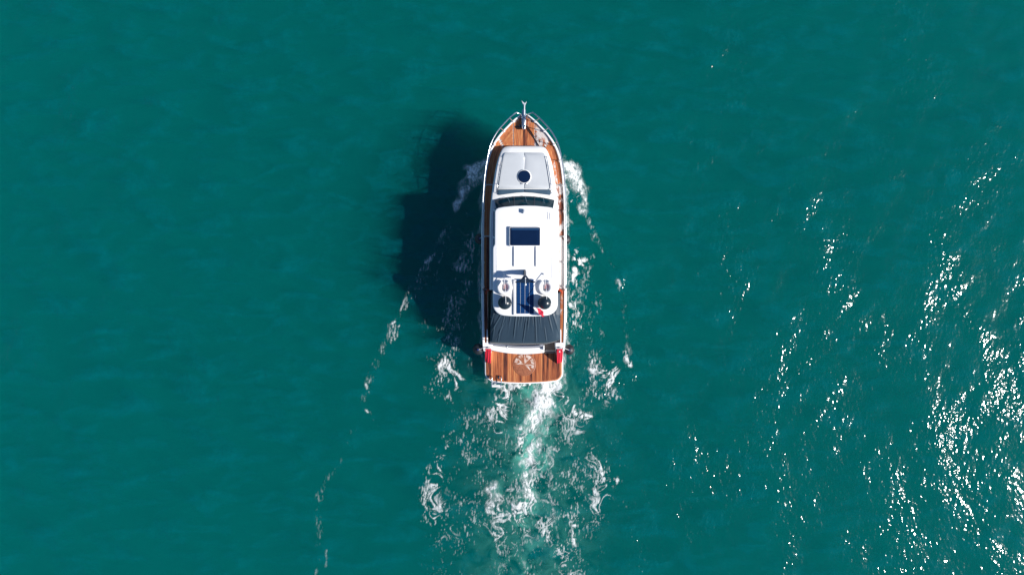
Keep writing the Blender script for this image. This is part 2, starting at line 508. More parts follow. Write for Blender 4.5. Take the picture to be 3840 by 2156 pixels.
def water_mat():
    m, nt, p = new_mat('sea_water')
    L = nt.links
    nt.nodes.remove(p)
    out = nt.nodes['Material Output']
    tc = nt.nodes.new('ShaderNodeTexCoord')
    # silty teal water: light scatters inside it
    vol = nt.nodes.new('ShaderNodeVolumePrincipled')
    vol.inputs['Color'].default_value = (0.0, 0.40, 0.375, 1)
    vol.inputs['Density'].default_value = 0.40
    vol.inputs['Anisotropy'].default_value = 0.0
    L.new(vol.outputs[0], out.inputs['Volume'])
    # air bubbles stirred in by the propellers
    aa = nt.nodes.new('ShaderNodeAttribute'); aa.attribute_name = 'aeration'
    n1 = nt.nodes.new('ShaderNodeTexNoise'); n1.inputs['Scale'].default_value = 1.6; n1.inputs['Detail'].default_value = 5; n1.inputs['Distortion'].default_value = 0.9
    L.new(tc.outputs['Object'], n1.inputs['Vector'])
    mr = nt.nodes.new('ShaderNodeMapRange'); mr.inputs['From Min'].default_value = 0.36; mr.inputs['From Max'].default_value = 0.66
    L.new(n1.outputs['Fac'], mr.inputs['Value'])
    mu = nt.nodes.new('ShaderNodeMath'); mu.operation = 'MULTIPLY'
    L.new(mr.outputs['Result'], mu.inputs[0]); L.new(aa.outputs['Fac'], mu.inputs[1])
    bub = nt.nodes.new('ShaderNodeBsdfDiffuse'); bub.inputs['Color'].default_value = (0.10, 0.40, 0.32, 1)
    tr = nt.nodes.new('ShaderNodeBsdfTransparent')
    fmix = nt.nodes.new('ShaderNodeMixShader'); L.new(tr.outputs[0], fmix.inputs[1])
    body = nt.nodes.new('ShaderNodeMixShader')
    L.new(mu.outputs[0], body.inputs[0]); L.new(fmix.outputs[0], body.inputs[1]); L.new(bub.outputs[0], body.inputs[2])
    # ripples: short wind waves, stronger in gust patches
    mp = nt.nodes.new('ShaderNodeMapping')
    mp.inputs['Rotation'].default_value = (0, 0, math.radians(28)); mp.inputs['Scale'].default_value = (1.0, 0.72, 1.0)
    L.new(tc.outputs['Object'], mp.inputs['Vector'])
    r1 = nt.nodes.new('ShaderNodeTexNoise'); r1.inputs['Scale'].default_value = 2.4; r1.inputs['Detail'].default_value = 3.0; r1.inputs['Roughness'].default_value = 0.5
    L.new(mp.outputs[0], r1.inputs['Vector'])
    r2 = nt.nodes.new('ShaderNodeTexNoise'); r2.inputs['Scale'].default_value = 6.2; r2.inputs['Detail'].default_value = 1.5
    L.new(mp.outputs[0], r2.inputs['Vector'])
    g = nt.nodes.new('ShaderNodeTexNoise'); g.inputs['Scale'].default_value = 0.28; g.inputs['Detail'].default_value = 4.0; g.inputs['Distortion'].default_value = 0.5
    L.new(mp.outputs[0], g.inputs['Vector'])
    gm = nt.nodes.new('ShaderNodeMapRange'); gm.inputs['From Min'].default_value = 0.38; gm.inputs['From Max'].default_value = 0.68
    gm.inputs['To Min'].default_value = 0.45; gm.inputs['To Max'].default_value = 1.75
    L.new(g.outputs['Fac'], gm.inputs['Value'])
    a1 = nt.nodes.new('ShaderNodeMath'); a1.operation = 'MULTIPLY'; a1.inputs[1].default_value = 0.054
    L.new(r1.outputs['Fac'], a1.inputs[0])
    a2 = nt.nodes.new('ShaderNodeMath'); a2.operation = 'MULTIPLY_ADD'; a2.inputs[1].default_value = 0.030
    L.new(r2.outputs['Fac'], a2.inputs[0]); L.new(a1.outputs[0], a2.inputs[2])
    a3 = nt.nodes.new('ShaderNodeMath'); a3.operation = 'MULTIPLY'
    L.new(a2.outputs[0], a3.inputs[0]); L.new(gm.outputs['Result'], a3.inputs[1])
    bp = nt.nodes.new('ShaderNodeBump'); bp.inputs['Strength'].default_value = 1.0; bp.inputs['Distance'].default_value = 1.0
    L.new(a3.outputs[0], bp.inputs['Height'])
    # diffuse streak layer painting bluish sky reflections onto the waves
    mps = nt.nodes.new('ShaderNodeMapping'); mps.inputs['Rotation'].default_value = (0, 0, math.radians(-24)); mps.inputs['Scale'].default_value = (0.42, 1.0, 1.0)
    L.new(tc.outputs['Object'], mps.inputs['Vector'])
    ns = nt.nodes.new('ShaderNodeTexNoise'); ns.inputs['Scale'].default_value = 1.3; ns.inputs['Detail'].default_value = 7; ns.inputs['Roughness'].default_value = 0.62; ns.inputs['Distortion'].default_value = 0.4
    L.new(mps.outputs[0], ns.inputs['Vector'])
    mrs = nt.nodes.new('ShaderNodeMapRange'); mrs.inputs['From Min'].default_value = 0.47; mrs.inputs['From Max'].default_value = 0.78; mrs.inputs['To Min'].default_value = 0.0; mrs.inputs['To Max'].default_value = 0.52
    L.new(ns.outputs['Fac'], mrs.inputs['Value'])
    sky_streak = nt.nodes.new('ShaderNodeBsdfDiffuse'); sky_streak.inputs['Color'].default_value = (0.0, 0.135, 0.158, 1)
    L.new(bp.outputs['Normal'], sky_streak.inputs['Normal'])
    L.new(mrs.outputs['Result'], fmix.inputs[0]); L.new(sky_streak.outputs[0], fmix.inputs[2])
    gl = nt.nodes.new('ShaderNodeBsdfGlossy'); gl.inputs['Roughness'].default_value = 0.12
    L.new(bp.outputs['Normal'], gl.inputs['Normal'])
    fr = nt.nodes.new('ShaderNodeFresnel'); fr.inputs['IOR'].default_value = 1.33
    L.new(bp.outputs['Normal'], fr.inputs['Normal'])
    sf = nt.nodes.new('ShaderNodeMixShader')
    ge = nt.nodes.new('ShaderNodeNewGeometry')          # the refracted sun leaves the water unhindered, so only the upper side mirrors
    up = nt.nodes.new('ShaderNodeMath'); up.operation = 'SUBTRACT'; up.inputs[0].default_value = 1.0; up.use_clamp = True
    L.new(ge.outputs['Backfacing'], up.inputs[1])
    fm = nt.nodes.new('ShaderNodeMath'); fm.operation = 'MULTIPLY'
    L.new(fr.outputs[0], fm.inputs[0]); L.new(up.outputs[0], fm.inputs[1])
    L.new(fm.outputs[0], sf.inputs[0]); L.new(body.outputs[0], sf.inputs[1]); L.new(gl.outputs[0], sf.inputs[2])
    L.new(sf.outputs[0], out.inputs['Surface'])
    return m
water_me.materials.append(water_mat())
water = bpy.data.objects.new('water', water_me)
water['kind'] = 'structure'
water['label'] = 'open teal green sea with wind ripples and sun glints'
link(water)

# ------------------------------------------------------------------ foam
FS = 0.03
fx = np.arange(wx(1120, 0), wx(2560, 0), FS); fy = np.arange(wy(2420, 0), wy(560, 0), FS)
FX, FY = np.meshgrid(fx, fy)

def band_noise(shape, lx_, ly_, seed, octs=3):
    r = np.random.default_rng(seed); out = np.zeros(shape); a = 1.0
    ky = np.fft.fftfreq(shape[0], FS)[:, None]; kx = np.fft.rfftfreq(shape[1], FS)[None, :]
    for o in range(octs):
        w = np.fft.rfft2(r.standard_normal(shape))
        k2 = (kx*lx_)**2+(ky*ly_)**2
        n = np.fft.irfft2(w*k2*np.exp(-k2*1.6), s=shape)
        out += a*n/n.std()
        a *= 0.62; lx_ *= 0.5; ly_ *= 0.5
    return out/out.std()

def uniform_rank(n):
    o = np.empty(n.size); o[np.argsort(n.ravel())] = np.linspace(0, 1, n.size)
    return o.reshape(n.shape)

n_streak = band_noise(FX.shape, 0.11, 0.42, 1, 3)
n_lace = -np.abs(band_noise(FX.shape, 0.9, 1.7, 2, 2))-0.8*np.abs(band_noise(FX.shape, 0.38, 0.85, 12, 2))
n_lace = (n_lace-n_lace.mean())/n_lace.std()
n_big = band_noise(FX.shape, 1.3, 1.9, 3, 2)
n_fine = band_noise(FX.shape, 0.10, 0.20, 4, 2)
n_all = uniform_rank(0.45*n_streak+1.15*n_lace+0.5*n_big+0.28*n_fine)
n_speck = uniform_rank(1.0*n_streak+0.55*n_lace+0.6*n_big+0.3*n_fine)
n_solid = uniform_rank(0.6*n_streak+0.35*n_big+0.55*n_fine+0.7*n_lace)

# eddies: bend the lace of the foam into curls
ex = band_noise(FX.shape, 1.6, 1.6, 21, 2)*0.20; ey = band_noise(FX.shape, 1.6, 1.6, 22, 2)*0.20
II, JJ = np.indices(FX.shape)
ii = np.clip(np.rint(II+ey/FS).astype(int), 0, FX.shape[0]-1); jj = np.clip(np.rint(JJ+ex/FS).astype(int), 0, FX.shape[1]-1)
n_all = n_all[ii, jj]; n_solid = 0.5*n_solid+0.5*n_solid[ii, jj]

# strokes: points, half width (photo px), coverage, noise kind
STROKES = [
    # bow wave, port and starboard
    ([(1808, 632), (1785, 645), (1762, 668), (1745, 700)], 22, 0.95, 's'), ([(1745, 690), (1728, 735), (1712, 775)], 13, 0.75, 's'),
    ([(1712, 775), (1690, 815), (1668, 860), (1640, 920), (1600, 985)], 10, 0.28, 't'), ([(1790, 660), (1770, 740), (1755, 800)], 26, 0.18, 'l'),
    ([(2116, 628), (2140, 640), (2158, 668), (2168, 700)], 22, 1.0, 's'), ([(2165, 690), (2178, 735), (2190, 785)], 11, 0.75, 's'),
    ([(2120, 650), (2135, 700), (2150, 745)], 17, 0.45, 'l'), ([(2190, 785), (2215, 850), (2250, 915)], 8, 0.17, 't'),
    # thin lines along the diverging wave
    ([(1600, 985), (1545, 1080), (1490, 1180), (1440, 1290)], 9, 0.13, 't'), ([(1440, 1290), (1395, 1400), (1370, 1480)], 11, 0.14, 't'), ([(1370, 1480), (1330, 1600), (1262, 1750), (1215, 1820), (1190, 1900), (1200, 2060), (1190, 2200)], 13, 0.05, 't'), ([(1610, 985), (1555, 1080), (1500, 1190), (1450, 1300)], 20, 0.16, 'p'),
    ([(1518, 1120), (1500, 1165)], 3, 0.6, 's'), ([(1478, 1208), (1470, 1220)], 4, 0.7, 's'), ([(1375, 1440), (1372, 1450)], 4, 0.6, 's'), ([(1375, 1535), (1378, 1545)], 4, 0.5, 's'),
    ([(1370, 1480), (1385, 1560), (1420, 1610)], 14, 0.10, 'p'), ([(1245, 1780), (1212, 1820), (1195, 1860), (1185, 1910)], 11, 0.06, 't'), ([(1225, 2060), (1222, 2120)], 4, 0.18, 's'), ([(1185, 2130), (1180, 2200)], 4, 0.15, 's'),
    ([(2250, 915), (2300, 1010), (2325, 1085)], 8, 0.15, 't'), ([(2330, 1085), (2345, 1200), (2360, 1320)], 9, 0.09, 't'), ([(2320, 1055), (2328, 1070)], 4, 0.7, 's'),
    ([(2345, 1325), (2365, 1370)], 9, 0.35, 'p'),
    # along the sides of the hull
    ([(1770, 900), (1745, 1000), (1735, 1100)], 42, 0.20, 'p'), ([(1700, 870), (1650, 960), (1610, 1060)], 40, 0.10, 'p'), ([(1720, 1100), (1690, 1230), (1680, 1330)], 60, 0.16, 'p'),
    ([(1600, 1180), (1590, 1300)], 55, 0.07, 'p'), ([(1770, 1180), (1775, 1380)], 32, 0.10, 'p'),
    ([(2165, 925), (2170, 985), (2155, 1035)], 17, 0.60, 'l'), ([(2150, 1040), (2150, 1130), (2160, 1220)], 30, 0.22, 'p'), ([(2190, 990), (2210, 1120), (2225, 1260)], 45, 0.15, 'p'), ([(2145, 1250), (2140, 1400)], 28, 0.10, 'p'),
    ([(2140, 760), (2140, 850)], 18, 0.12, 'l'),
    # patches off the quarters
    ([(1660, 1370), (1700, 1390), (1720, 1430), (1690, 1450)], 22, 0.52, 'l'), ([(1690, 1345), (1650, 1440), (1680, 1480)], 45, 0.22, 'p'),
    ([(2225, 1385), (2260, 1370), (2290, 1385), (2290, 1440)], 24, 0.52, 'l'), ([(2230, 1350), (2220, 1470), (2300, 1480)], 38, 0.22, 'p'), ([(2255, 1420), (2275, 1465)], 14, 0.4, 'l'),
    # propeller wash
    ([(2050, 1442), (2035, 1490), (2015, 1540), (2005, 1590)], 36, 0.95, 's'), ([(2080, 1440), (2060, 1500)], 30, 0.6, 'l'), ([(1990, 1445), (2000, 1500)], 28, 0.5, 'l'), ([(2005, 1580), (2015, 1620), (2020, 1650)], 16, 0.5, 'l'), ([(1850, 1442), (2100, 1442)], 12, 0.5, 'l'), ([(1968, 1735), (1975, 1785)], 9, 0.45, 'l'),
    ([(1900, 1445), (1895, 1500), (1870, 1560), (1865, 1600)], 24, 0.46, 'l'), ([(1865, 1450), (1880, 1520)], 18, 0.25, 'l'),
    ([(2020, 1560), (2060, 1600), (2080, 1650)], 22, 0.42, 'l'), ([(2100, 1480), (2150, 1520), (2180, 1560), (2205, 1570)], 16, 0.42, 'l'), ([(2080, 1520), (2110, 1570)], 18, 0.32, 'l'),
    ([(1960, 1600), (1955, 1650), (1940, 1690)], 12, 0.45, 'l'), ([(2022, 1648), (2000, 1685), (1985, 1720), (1968, 1735)], 14, 0.85, 's'), ([(1985, 1700), (1965, 1760)], 12, 0.45, 'l'),
    ([(1978, 1780), (1975, 1820), (1960, 1845), (1985, 1855), (2005, 1860)], 14, 0.70, 's'), ([(1955, 1840), (1940, 1870), (1925, 1910)], 12, 0.5, 'l'), ([(1990, 1860), (1985, 1890), (1950, 1930)], 24, 0.4, 'l'),
    ([(1830, 1850), (1855, 1825), (1868, 1850), (1840, 1880), (1835, 1920)], 13, 0.6, 's'), ([(1840, 1920), (1850, 1960), (1900, 1945)], 16, 0.25, 'p'), ([(1910, 1960), (1925, 2010), (1918, 2040)], 12, 0.35, 'l'),
    ([(1700, 1630), (1670, 1690), (1655, 1740)], 12, 0.30, 'l'), ([(1645, 1750), (1645, 1830)], 18, 0.34, 'l'), ([(1690, 1640), (1620, 1740), (1590, 1830), (1595, 1950)], 22, 0.20, 'p'),
    ([(1615, 1880), (1600, 1930), (1640, 1960)], 20, 0.25, 'l'), ([(1680, 1920), (1660, 1980)], 24, 0.2, 'p'), ([(1670, 2080), (1680, 2140)], 16, 0.3, 'l'),
    ([(2235, 1715), (2250, 1760), (2265, 1810)], 20, 0.34, 'l'), ([(2230, 1830), (2260, 1790), (2300, 1800)], 24, 0.3, 'p'), ([(2200, 1680), (2180, 1780)], 34, 0.14, 'p'),
    ([(2150, 1950), (2155, 2020), (2150, 2060)], 10, 0.45, 'l'), ([(2040, 1960), (2050, 2030)], 26, 0.28, 'p'), ([(2100, 2060), (2130, 2100)], 30, 0.28, 'p'),
    ([(1990, 1480), (1985, 1800)], 130, 0.17, 'p'), ([(2140, 1560), (2150, 1950)], 100, 0.17, 'p'), ([(1780, 1600), (1760, 1950)], 110, 0.15, 'p'), ([(1900, 1700), (1960, 2150)], 130, 0.14, 'p'), ([(2150, 1950), (2130, 2300)], 110, 0.15, 'p'), ([(1680, 2000), (1700, 2300)], 110, 0.11, 'p'), ([(2300, 1650), (2330, 1900)], 60, 0.07, 'p'),
    ([(2060, 1445), (2030, 1520), (2005, 1600), (1985, 1700)], 60, 0.34, 'l'), ([(2090, 1450), (2110, 1520), (2150, 1600)], 45, 0.26, 'l'), ([(1890, 1450), (1850, 1560), (1830, 1650)], 45, 0.24, 'l'),
    ([(1985, 1700), (1975, 1850), (1930, 1960)], 65, 0.36, 'l'), ([(1850, 1850), (1860, 1950), (1920, 2050)], 55, 0.30, 'l'), ([(2060, 1620), (2090, 1760), (2060, 1900)], 65, 0.20, 'l'), ([(1650, 1700), (1620, 1850), (1640, 2000)], 42, 0.26, 'l'), ([(2230, 1700), (2260, 1830), (2230, 1950)], 48, 0.26, 'l'), ([(2050, 1980), (2140, 2100), (2120, 2250)], 55, 0.26, 'l'), ([(1900, 2000), (1930, 2120), (1900, 2250)], 50, 0.16, 'l'), ([(1690, 1980), (1680, 2120), (1700, 2250)], 40, 0.18, 'l'),
    ([(1740, 880), (1740, 1050), (1700, 1200)], 50, 0.14, 'l'), ([(2160, 900), (2180, 1100), (2190, 1250)], 35, 0.16, 'l'), ([(1650, 1340), (1700, 1480)], 50, 0.16, 'l'), ([(2240, 1340), (2280, 1480)], 50, 0.18, 'l'),
    ([(1812, 660), (1806, 800), (1802, 1000), (1806, 1300)], 7, 0.30, 's'), ([(2120, 660), (2128, 800), (2130, 1000), (2126, 1300)], 7, 0.34, 's'), ([(1815, 1320), (1818, 1430)], 8, 0.3, 's'), ([(2115, 1330), (2114, 1430)], 8, 0.3, 's'),
    ([(1640, 1480), (1700, 1560)], 50, 0.05, 'p'), ([(2040, 1300), (2000, 1440)], 10, 0.1, 'p'),
]
S_by = {'s': np.zeros(FX.shape), 'l': np.zeros(FX.shape), 'p': np.zeros(FX.shape), 't': np.zeros(FX.shape)}
wob = (band_noise(FX.shape, 1.1, 1.1, 9, 2)*0.10, band_noise(FX.shape, 1.1, 1.1, 10, 2)*0.10)
for pts, w, c, kind in STROKES:
    wp = PW(*pts); s = w*CAM_H/F
    x0, x1 = min(p[0] for p in wp)-3*s-.3, max(p[0] for p in wp)+3*s+.3
    y0, y1 = min(p[1] for p in wp)-3*s-.3, max(p[1] for p in wp)+3*s+.3
    i0, i1 = np.searchsorted(fy, (y0, y1)); j0, j1 = np.searchsorted(fx, (x0, x1))
    if i1 <= i0 or j1 <= j0: continue
    sl = (slice(i0, i1), slice(j0, j1))
    k = min(1.0, s/0.2) if kind != 't' else 0.35
    d, _, _ = seg_dist(FX[sl]+wob[0][sl]*k, FY[sl]+wob[1][sl]*k, wp)
    A = S_by[kind]
    A[sl] = np.maximum(A[sl], c*np.exp(-(d/s)**2))
def cover(S, n, soft): 
    t = 1-S
    u = np.clip((n-t)/soft, 0, 1)
    return u*u*(3-2*u)*(S > 0.01)
dens = np.maximum.reduce([np.clip(S_by['s']*1.35*(0.10+1.15*n_solid**1.3), 0, 1), cover(S_by['l']*1.4, n_all, 0.46)*(0.6+0.5*S_by['l']), cover(S_by['p']*1.8, n_speck, 0.40)*(0.40+0.9*S_by['p']), S_by['t']*(0.10+2.6*n_speck**4)*(0.4+0.6*np.clip(n_big*0.6+0.5, 0, 1.4))])
dens = np.clip(dens, 0, 1)
thick = dens*0.02+0.008
FZ = water_h(FX, FY)+thick
keep_v = dens > 0.02
idx = np.arange(FX.size).reshape(FX.shape)
k4 = keep_v[:-1, :-1] | keep_v[1:, :-1] | keep_v[:-1, 1:] | keep_v[1:, 1:]
qs = np.stack([idx[:-1, :-1], idx[:-1, 1:], idx[1:, 1:], idx[1:, :-1]], -1)[k4]
used = np.unique(qs); remap = np.full(FX.size, -1, np.int64); remap[used] = np.arange(len(used))
fco = np.stack([FX.ravel(), FY.ravel(), FZ.ravel()], 1)[used].astype(np.float32)
foam_me = fast_mesh('wake_foam', fco, remap[qs].astype(np.int32))
fa = foam_me.attributes.new('foam_cover', 'FLOAT', 'POINT')
fa.data.foreach_set('value', dens.ravel()[used].astype(np.float32))

def foam_mat():
    m, nt, p = new_mat('sea_foam')
    L = nt.links
    out = nt.nodes['Material Output']
    tc = nt.nodes.new('ShaderNodeTexCoord')
    a = nt.nodes.new('ShaderNodeAttribute'); a.attribute_name = 'foam_cover'
    mp = nt.nodes.new('ShaderNodeMapping'); mp.inputs['Scale'].default_value = (1.0, 0.5, 1.0)
    L.new(tc.outputs['Object'], mp.inputs['Vector'])
    n = nt.nodes.new('ShaderNodeTexNoise'); n.inputs['Scale'].default_value = 11; n.inputs['Detail'].default_value = 5; n.inputs['Roughness'].default_value = 0.6
    L.new(mp.outputs[0], n.inputs['Vector'])
    s = nt.nodes.new('ShaderNodeMapRange'); s.inputs['From Min'].default_value = 0.28; s.inputs['From Max'].default_value = 0.72
    s.inputs['To Min'].default_value = 0.25; s.inputs['To Max'].default_value = 1.75
    L.new(n.outputs['Fac'], s.inputs['Value'])
    ad = nt.nodes.new('ShaderNodeMath'); ad.operation = 'MULTIPLY'
    L.new(s.outputs['Result'], ad.inputs[0]); L.new(a.outputs['Fac'], ad.inputs[1])
    mr = nt.nodes.new('ShaderNodeMapRange'); mr.inputs['From Min'].default_value = 0.03; mr.inputs['From Max'].default_value = 0.95; mr.inputs['To Max'].default_value = 0.93
    L.new(ad.outputs[0], mr.inputs['Value'])
    p.inputs['Base Color'].default_value = (0.82, 0.84, 0.84, 1)
    p.inputs['Roughness'].default_value = 0.7
    bp = nt.nodes.new('ShaderNodeBump'); bp.inputs['Distance'].default_value = 0.006
    L.new(n.outputs['Fac'], bp.inputs['Height']); L.new(bp.outputs['Normal'], p.inputs['Normal'])
    tr = nt.nodes.new('ShaderNodeBsdfTransparent')
    mx = nt.nodes.new('ShaderNodeMixShader')
    L.new(mr.outputs['Result'], mx.inputs[0]); L.new(tr.outputs[0], mx.inputs[1]); L.new(p.outputs[0], mx.inputs[2])
    L.new(mx.outputs[0], out.inputs['Surface'])
    return m
foam_me.materials.append(foam_mat())
foam = bpy.data.objects.new('wake_foam', foam_me)
foam['kind'] = 'stuff'
foam['label'] = 'white streaky foam of the bow waves and propeller wash around the boat'
foam['category'] = 'foam'
link(foam)

# ------------------------------------------------------------------ the boat
boat = thing('motor_yacht', 'white motor yacht with orange teak decks and white hardtop running across teal sea', 'boat', (X0, 0, 0))

# sheer line: photo rows, half widths and heights
PYS = [425, 432, 443, 455, 470, 500, 530, 560, 600, 650, 700, 780, 1000, 1160, 1300, 1316]
HWS = [0.5, 16, 31, 45, 60, 88, 110, 126, 139, 148, 153, 157, 158, 157, 154, 151]
ZSF = curve([425, 500, 600, 700, 800, 1000, 1160, 1316], [1.95, 1.87, 1.76, 1.67, 1.58, 1.42, 1.33, 1.27])
SY = np.array([wy(p, ZSF(p)) for p in PYS]); SH = np.array([hw_m(h, ZSF(p)) for p, h in zip(PYS, HWS)]); SZ = np.array([ZSF(p) for p in PYS])
o_ = np.argsort(SY)
sheer_hw = curve(SY[o_], SH[o_]); sheer_z = curve(SY[o_], SZ[o_])
Y_STEM, Y_TRAN = SY.max(), SY.min()
def deck_z(y): return float(sheer_z(y))-0.07

st = np.concatenate([np.linspace(Y_TRAN, 4.5, 34), np.linspace(4.65, Y_STEM, 34)])
# hull shell
rings = []
for y in st:
    hw, z = float(sheer_hw(y)), float(sheer_z(y))
    row = []
    fr = np.clip((y-2.0)/(Y_STEM-2.0), 0, 1)
    for t in np.linspace(0, 1, 9):
        zz = z*(1-t)-0.55*t
        yy = y - fr**3*0.9*t                   # raked stem
        w = hw*(1-(0.05+0.42*fr**1.5)*t**1.2) if t < 0.99 else hw*(0.35-0.3*fr)
        row.append((w, yy, zz))
    rings.append(row)
V = []; Fc = []
for s in (1, -1):
    o = len(V)
    for r in rings: V.extend((s*a, b, c) for a, b, c in r)
    for k in range(len(rings)-1):
        for i in range(8):
            a = o+k*9+i; Fc.append((a, a+1, a+10, a+9))
n9 = len(rings)*9
Fc.append(tuple(range(0, 9))+tuple(n9+i for i in range(8, -1, -1)))     # transom
hull = mesh_obj('hull', V, Fc, M['hull_white'], boat, angle=50)

# rub rail below the sheer
for s in (1, -1):
    tube('rub_rail', [(s*(float(sheer_hw(y))*0.995+0.012), y, float(sheer_z(y))-0.10) for y in st[1:-1]], 0.028, M['steel'], boat, 6)

Y_COCK = wy(1087, 1.35)
# deck pan (white moulding under the planking)
def strip_slab(name, ys, xin, xout, ztop, th, mat, parent, bevel=0.0):
    """closed strip between xin(y) and xout(y)"""
    R = []
    for y in ys:
        a, b, z = xin(y), xout(y), ztop(y)
        R.append([(a, y, z-th), (b, y, z-th), (b, y, z), (a, y, z)])
    v, f = ring_loft(R, True, True)
    return mesh_obj(name, v, f, mat, parent, bevel=bevel, angle=35)
ysd = [y for y in st if y > Y_COCK]+[Y_COCK]
ysd = sorted(ysd)
strip_slab('deck_moulding', ysd, lambda y: -float(sheer_hw(y))+0.01, lambda y: float(sheer_hw(y))-0.01, lambda y: deck_z(y)-0.02, 0.06, M['deck_white'], boat)
GUN = 0.085
gw = lambda y: max(0.004, float(sheer_hw(y))-GUN)
for s in (1, -1):
    strip_slab('gunwale', list(st[:-1])+[Y_STEM-0.02], lambda y: s*max(0.0, float(sheer_hw(y))-GUN), lambda y: s*float(sheer_hw(y)+0.006), lambda y: float(sheer_z(y))+0.012, 0.12, M['gelcoat'], boat, bevel=0.012)

# cabin outline (base), by photo row
CPY = [549, 552, 558, 566, 580, 620, 690, 740, 820, 950, 1087]
CHW = [55, 70, 79, 85, 91, 104, 116, 123, 129, 130, 130]
CZ = 1.95
CY = np.array([wy(p, CZ) for p in CPY]); CH = np.array([hw_m(h, CZ) for h in CHW])
cab_hw = curve(CY[::-1], CH[::-1])
Y_CF = CY.max()

# planking: straight king planks ahead of the coachroof, then planks sprung along the deck edge
deck = part_empty('teak_deck', boat)
GAP = 0.006
def plank_strip(ys, xa, xb, zt, mat, parent, th=0.02):
    R = []
    for y, a, b in zip(ys, xa, xb):
        z = zt(y); R.append([(a, y, z-th), (b, y, z-th), (b, y, z), (a, y, z)])
    v, f = ring_loft(R, True, True)
    return mesh_obj('plank', v, f, mat, parent, smooth=False)
def edge_y(x):     # where the deck edge reaches half width x (bow)
    ys = np.linspace(4.6, Y_STEM, 400); h = np.array([gw(y)-0.01 for y in ys])
    i = np.where(h >= abs(x))[0]
    return float(ys[i[-1]])
KW = 0.44
nk = 9
for k in range(nk):
    a = -KW+2*KW*k/nk+GAP/2; b = -KW+2*KW*(k+1)/nk-GAP/2
    yt = edge_y(max(abs(a), abs(b)))-0.02
    ys = np.linspace(Y_CF-0.12, yt, 8)
    m = M['teak'] if b < 0.2 else M['teak_glare_low']
    plank_strip(ys, [a]*8, [b]*8, deck_z, m, deck)
PWD = 0.095
breaks = [wy(1086, 1.3), wy(886, 1.4), wy(693, 1.6), 6.0, edge_y(KW)-0.02]
for s in (1, -1):
    for bi in range(4):
        ya, yb = (breaks[bi]+0.03 if bi < 3 else 5.2), (breaks[bi+1]-0.03 if bi != 2 else 6.9)
        for k in range(12):
            ys = np.linspace(ya, yb, 40 if bi < 2 else 60)
            outer = np.array([gw(y)-0.012-k*PWD-GAP/2 for y in ys]); inner = outer-PWD+GAP
            bound = np.array([float(cab_hw(y))+0.03 if y < Y_CF else KW+0.03 for y in ys])
            lo = np.maximum(inner, bound)
            ok = outer-lo > 0.012
            # diagonal white joint between bow panel and side deck, from the coachroof corner to the deck edge
            yj = 5.90+((outer+lo)/2-0.855)*2.3
            if bi == 3: ok &= ys > yj+0.05
            elif bi == 2: ok &= ys < yj-0.05
            if ok.sum() < 3: continue
            yy, oo, ll = ys[ok], outer[ok], lo[ok]
            if s > 0:
                m = {3: M['teak_glare_high'] if k < 3 else M['teak_glare_mid'], 2: M['teak_glare_mid'] if k == 2 else M['teak_glare_low'], 1: M['teak_glare_mid'] if k < 2 else M['teak_glare_high'], 0: M['teak_strong_glare']}[bi]  # sun glare painted into the colour of the starboard planks
            else:
                m = M['teak_glare_low'] if bi == 3 and k < 1 else M['teak_gold'] if bi >= 2 else M['teak']
            plank_strip(yy, s*ll if s > 0 else -oo, s*oo if s > 0 else -ll, deck_z, m, deck)

# coachroof and deckhouse body
out = []
ys = np.concatenate([np.linspace(wy(1087, CZ), wy(600, CZ), 26), np.array([wy(p, CZ) for p in (585, 575, 568, 562, 557, 553, 550.5, 549)])])
right = [(float(cab_hw(y)), y) for y in ys]
front = [(x, Y_CF+0.02*math.cos(x/0.62*math.pi/2)) for x in (0.45, 0.3, 0.15, 0, -0.15, -0.3, -0.45)]
cab_out = right+front+[(-x, y) for x, y in right[::-1]]
Y_WS = wy(740, 2.25)
def coach_z(x, y):
    zc = float(np.interp(y, [-1, Y_WS-0.45, Y_WS, Y_CF-0.55, Y_CF], [2.08, 2.08, 2.25, 2.25, 2.10]))
    return zc-0.035*(x/1.3)**2
# body as long strip so that the top follows the sheer
def cab_body():
    R = []
    yy = np.concatenate([np.linspace(wy(1087, CZ), Y_CF-0.55, 40), np.linspace(Y_CF-0.5, Y_CF+0.015, 16)])
    prof = [(1.0, None), (1.0, -0.10), (0.99, -0.045), (0.975, -0.016), (0.945, 0), (0.6, 0), (0.3, 0), (0, 0)]
    for y in yy:
        h = float(cab_hw(min(y, Y_CF)))
        e = max(0.0, (y-(Y_CF-0.16))/0.175)            # rolled front edge
        row = []
        ft = coach_z(0, y)
        dz = deck_z(y)-0.03
        for f_, d in prof:
            if d is None: zz = dz; x = h+0.015
            else:
                x = h*f_; zz = coach_z(x, y)+d
                zz = zz-(1-math.sqrt(max(0, 1-min(1, e)**2)))*0.15
                zz = max(zz, dz+0.01)
            row.append((x, y, zz))
        R.append(row+[(-x, y_, z_) for x, y_, z_ in row[-2::-1]])
    v, f = ring_loft(R, True, True, closed=False)
    return v, f
v, f = cab_body()
cabin = mesh_obj('deckhouse', v, f, M['gelcoat'], boat, angle=45)

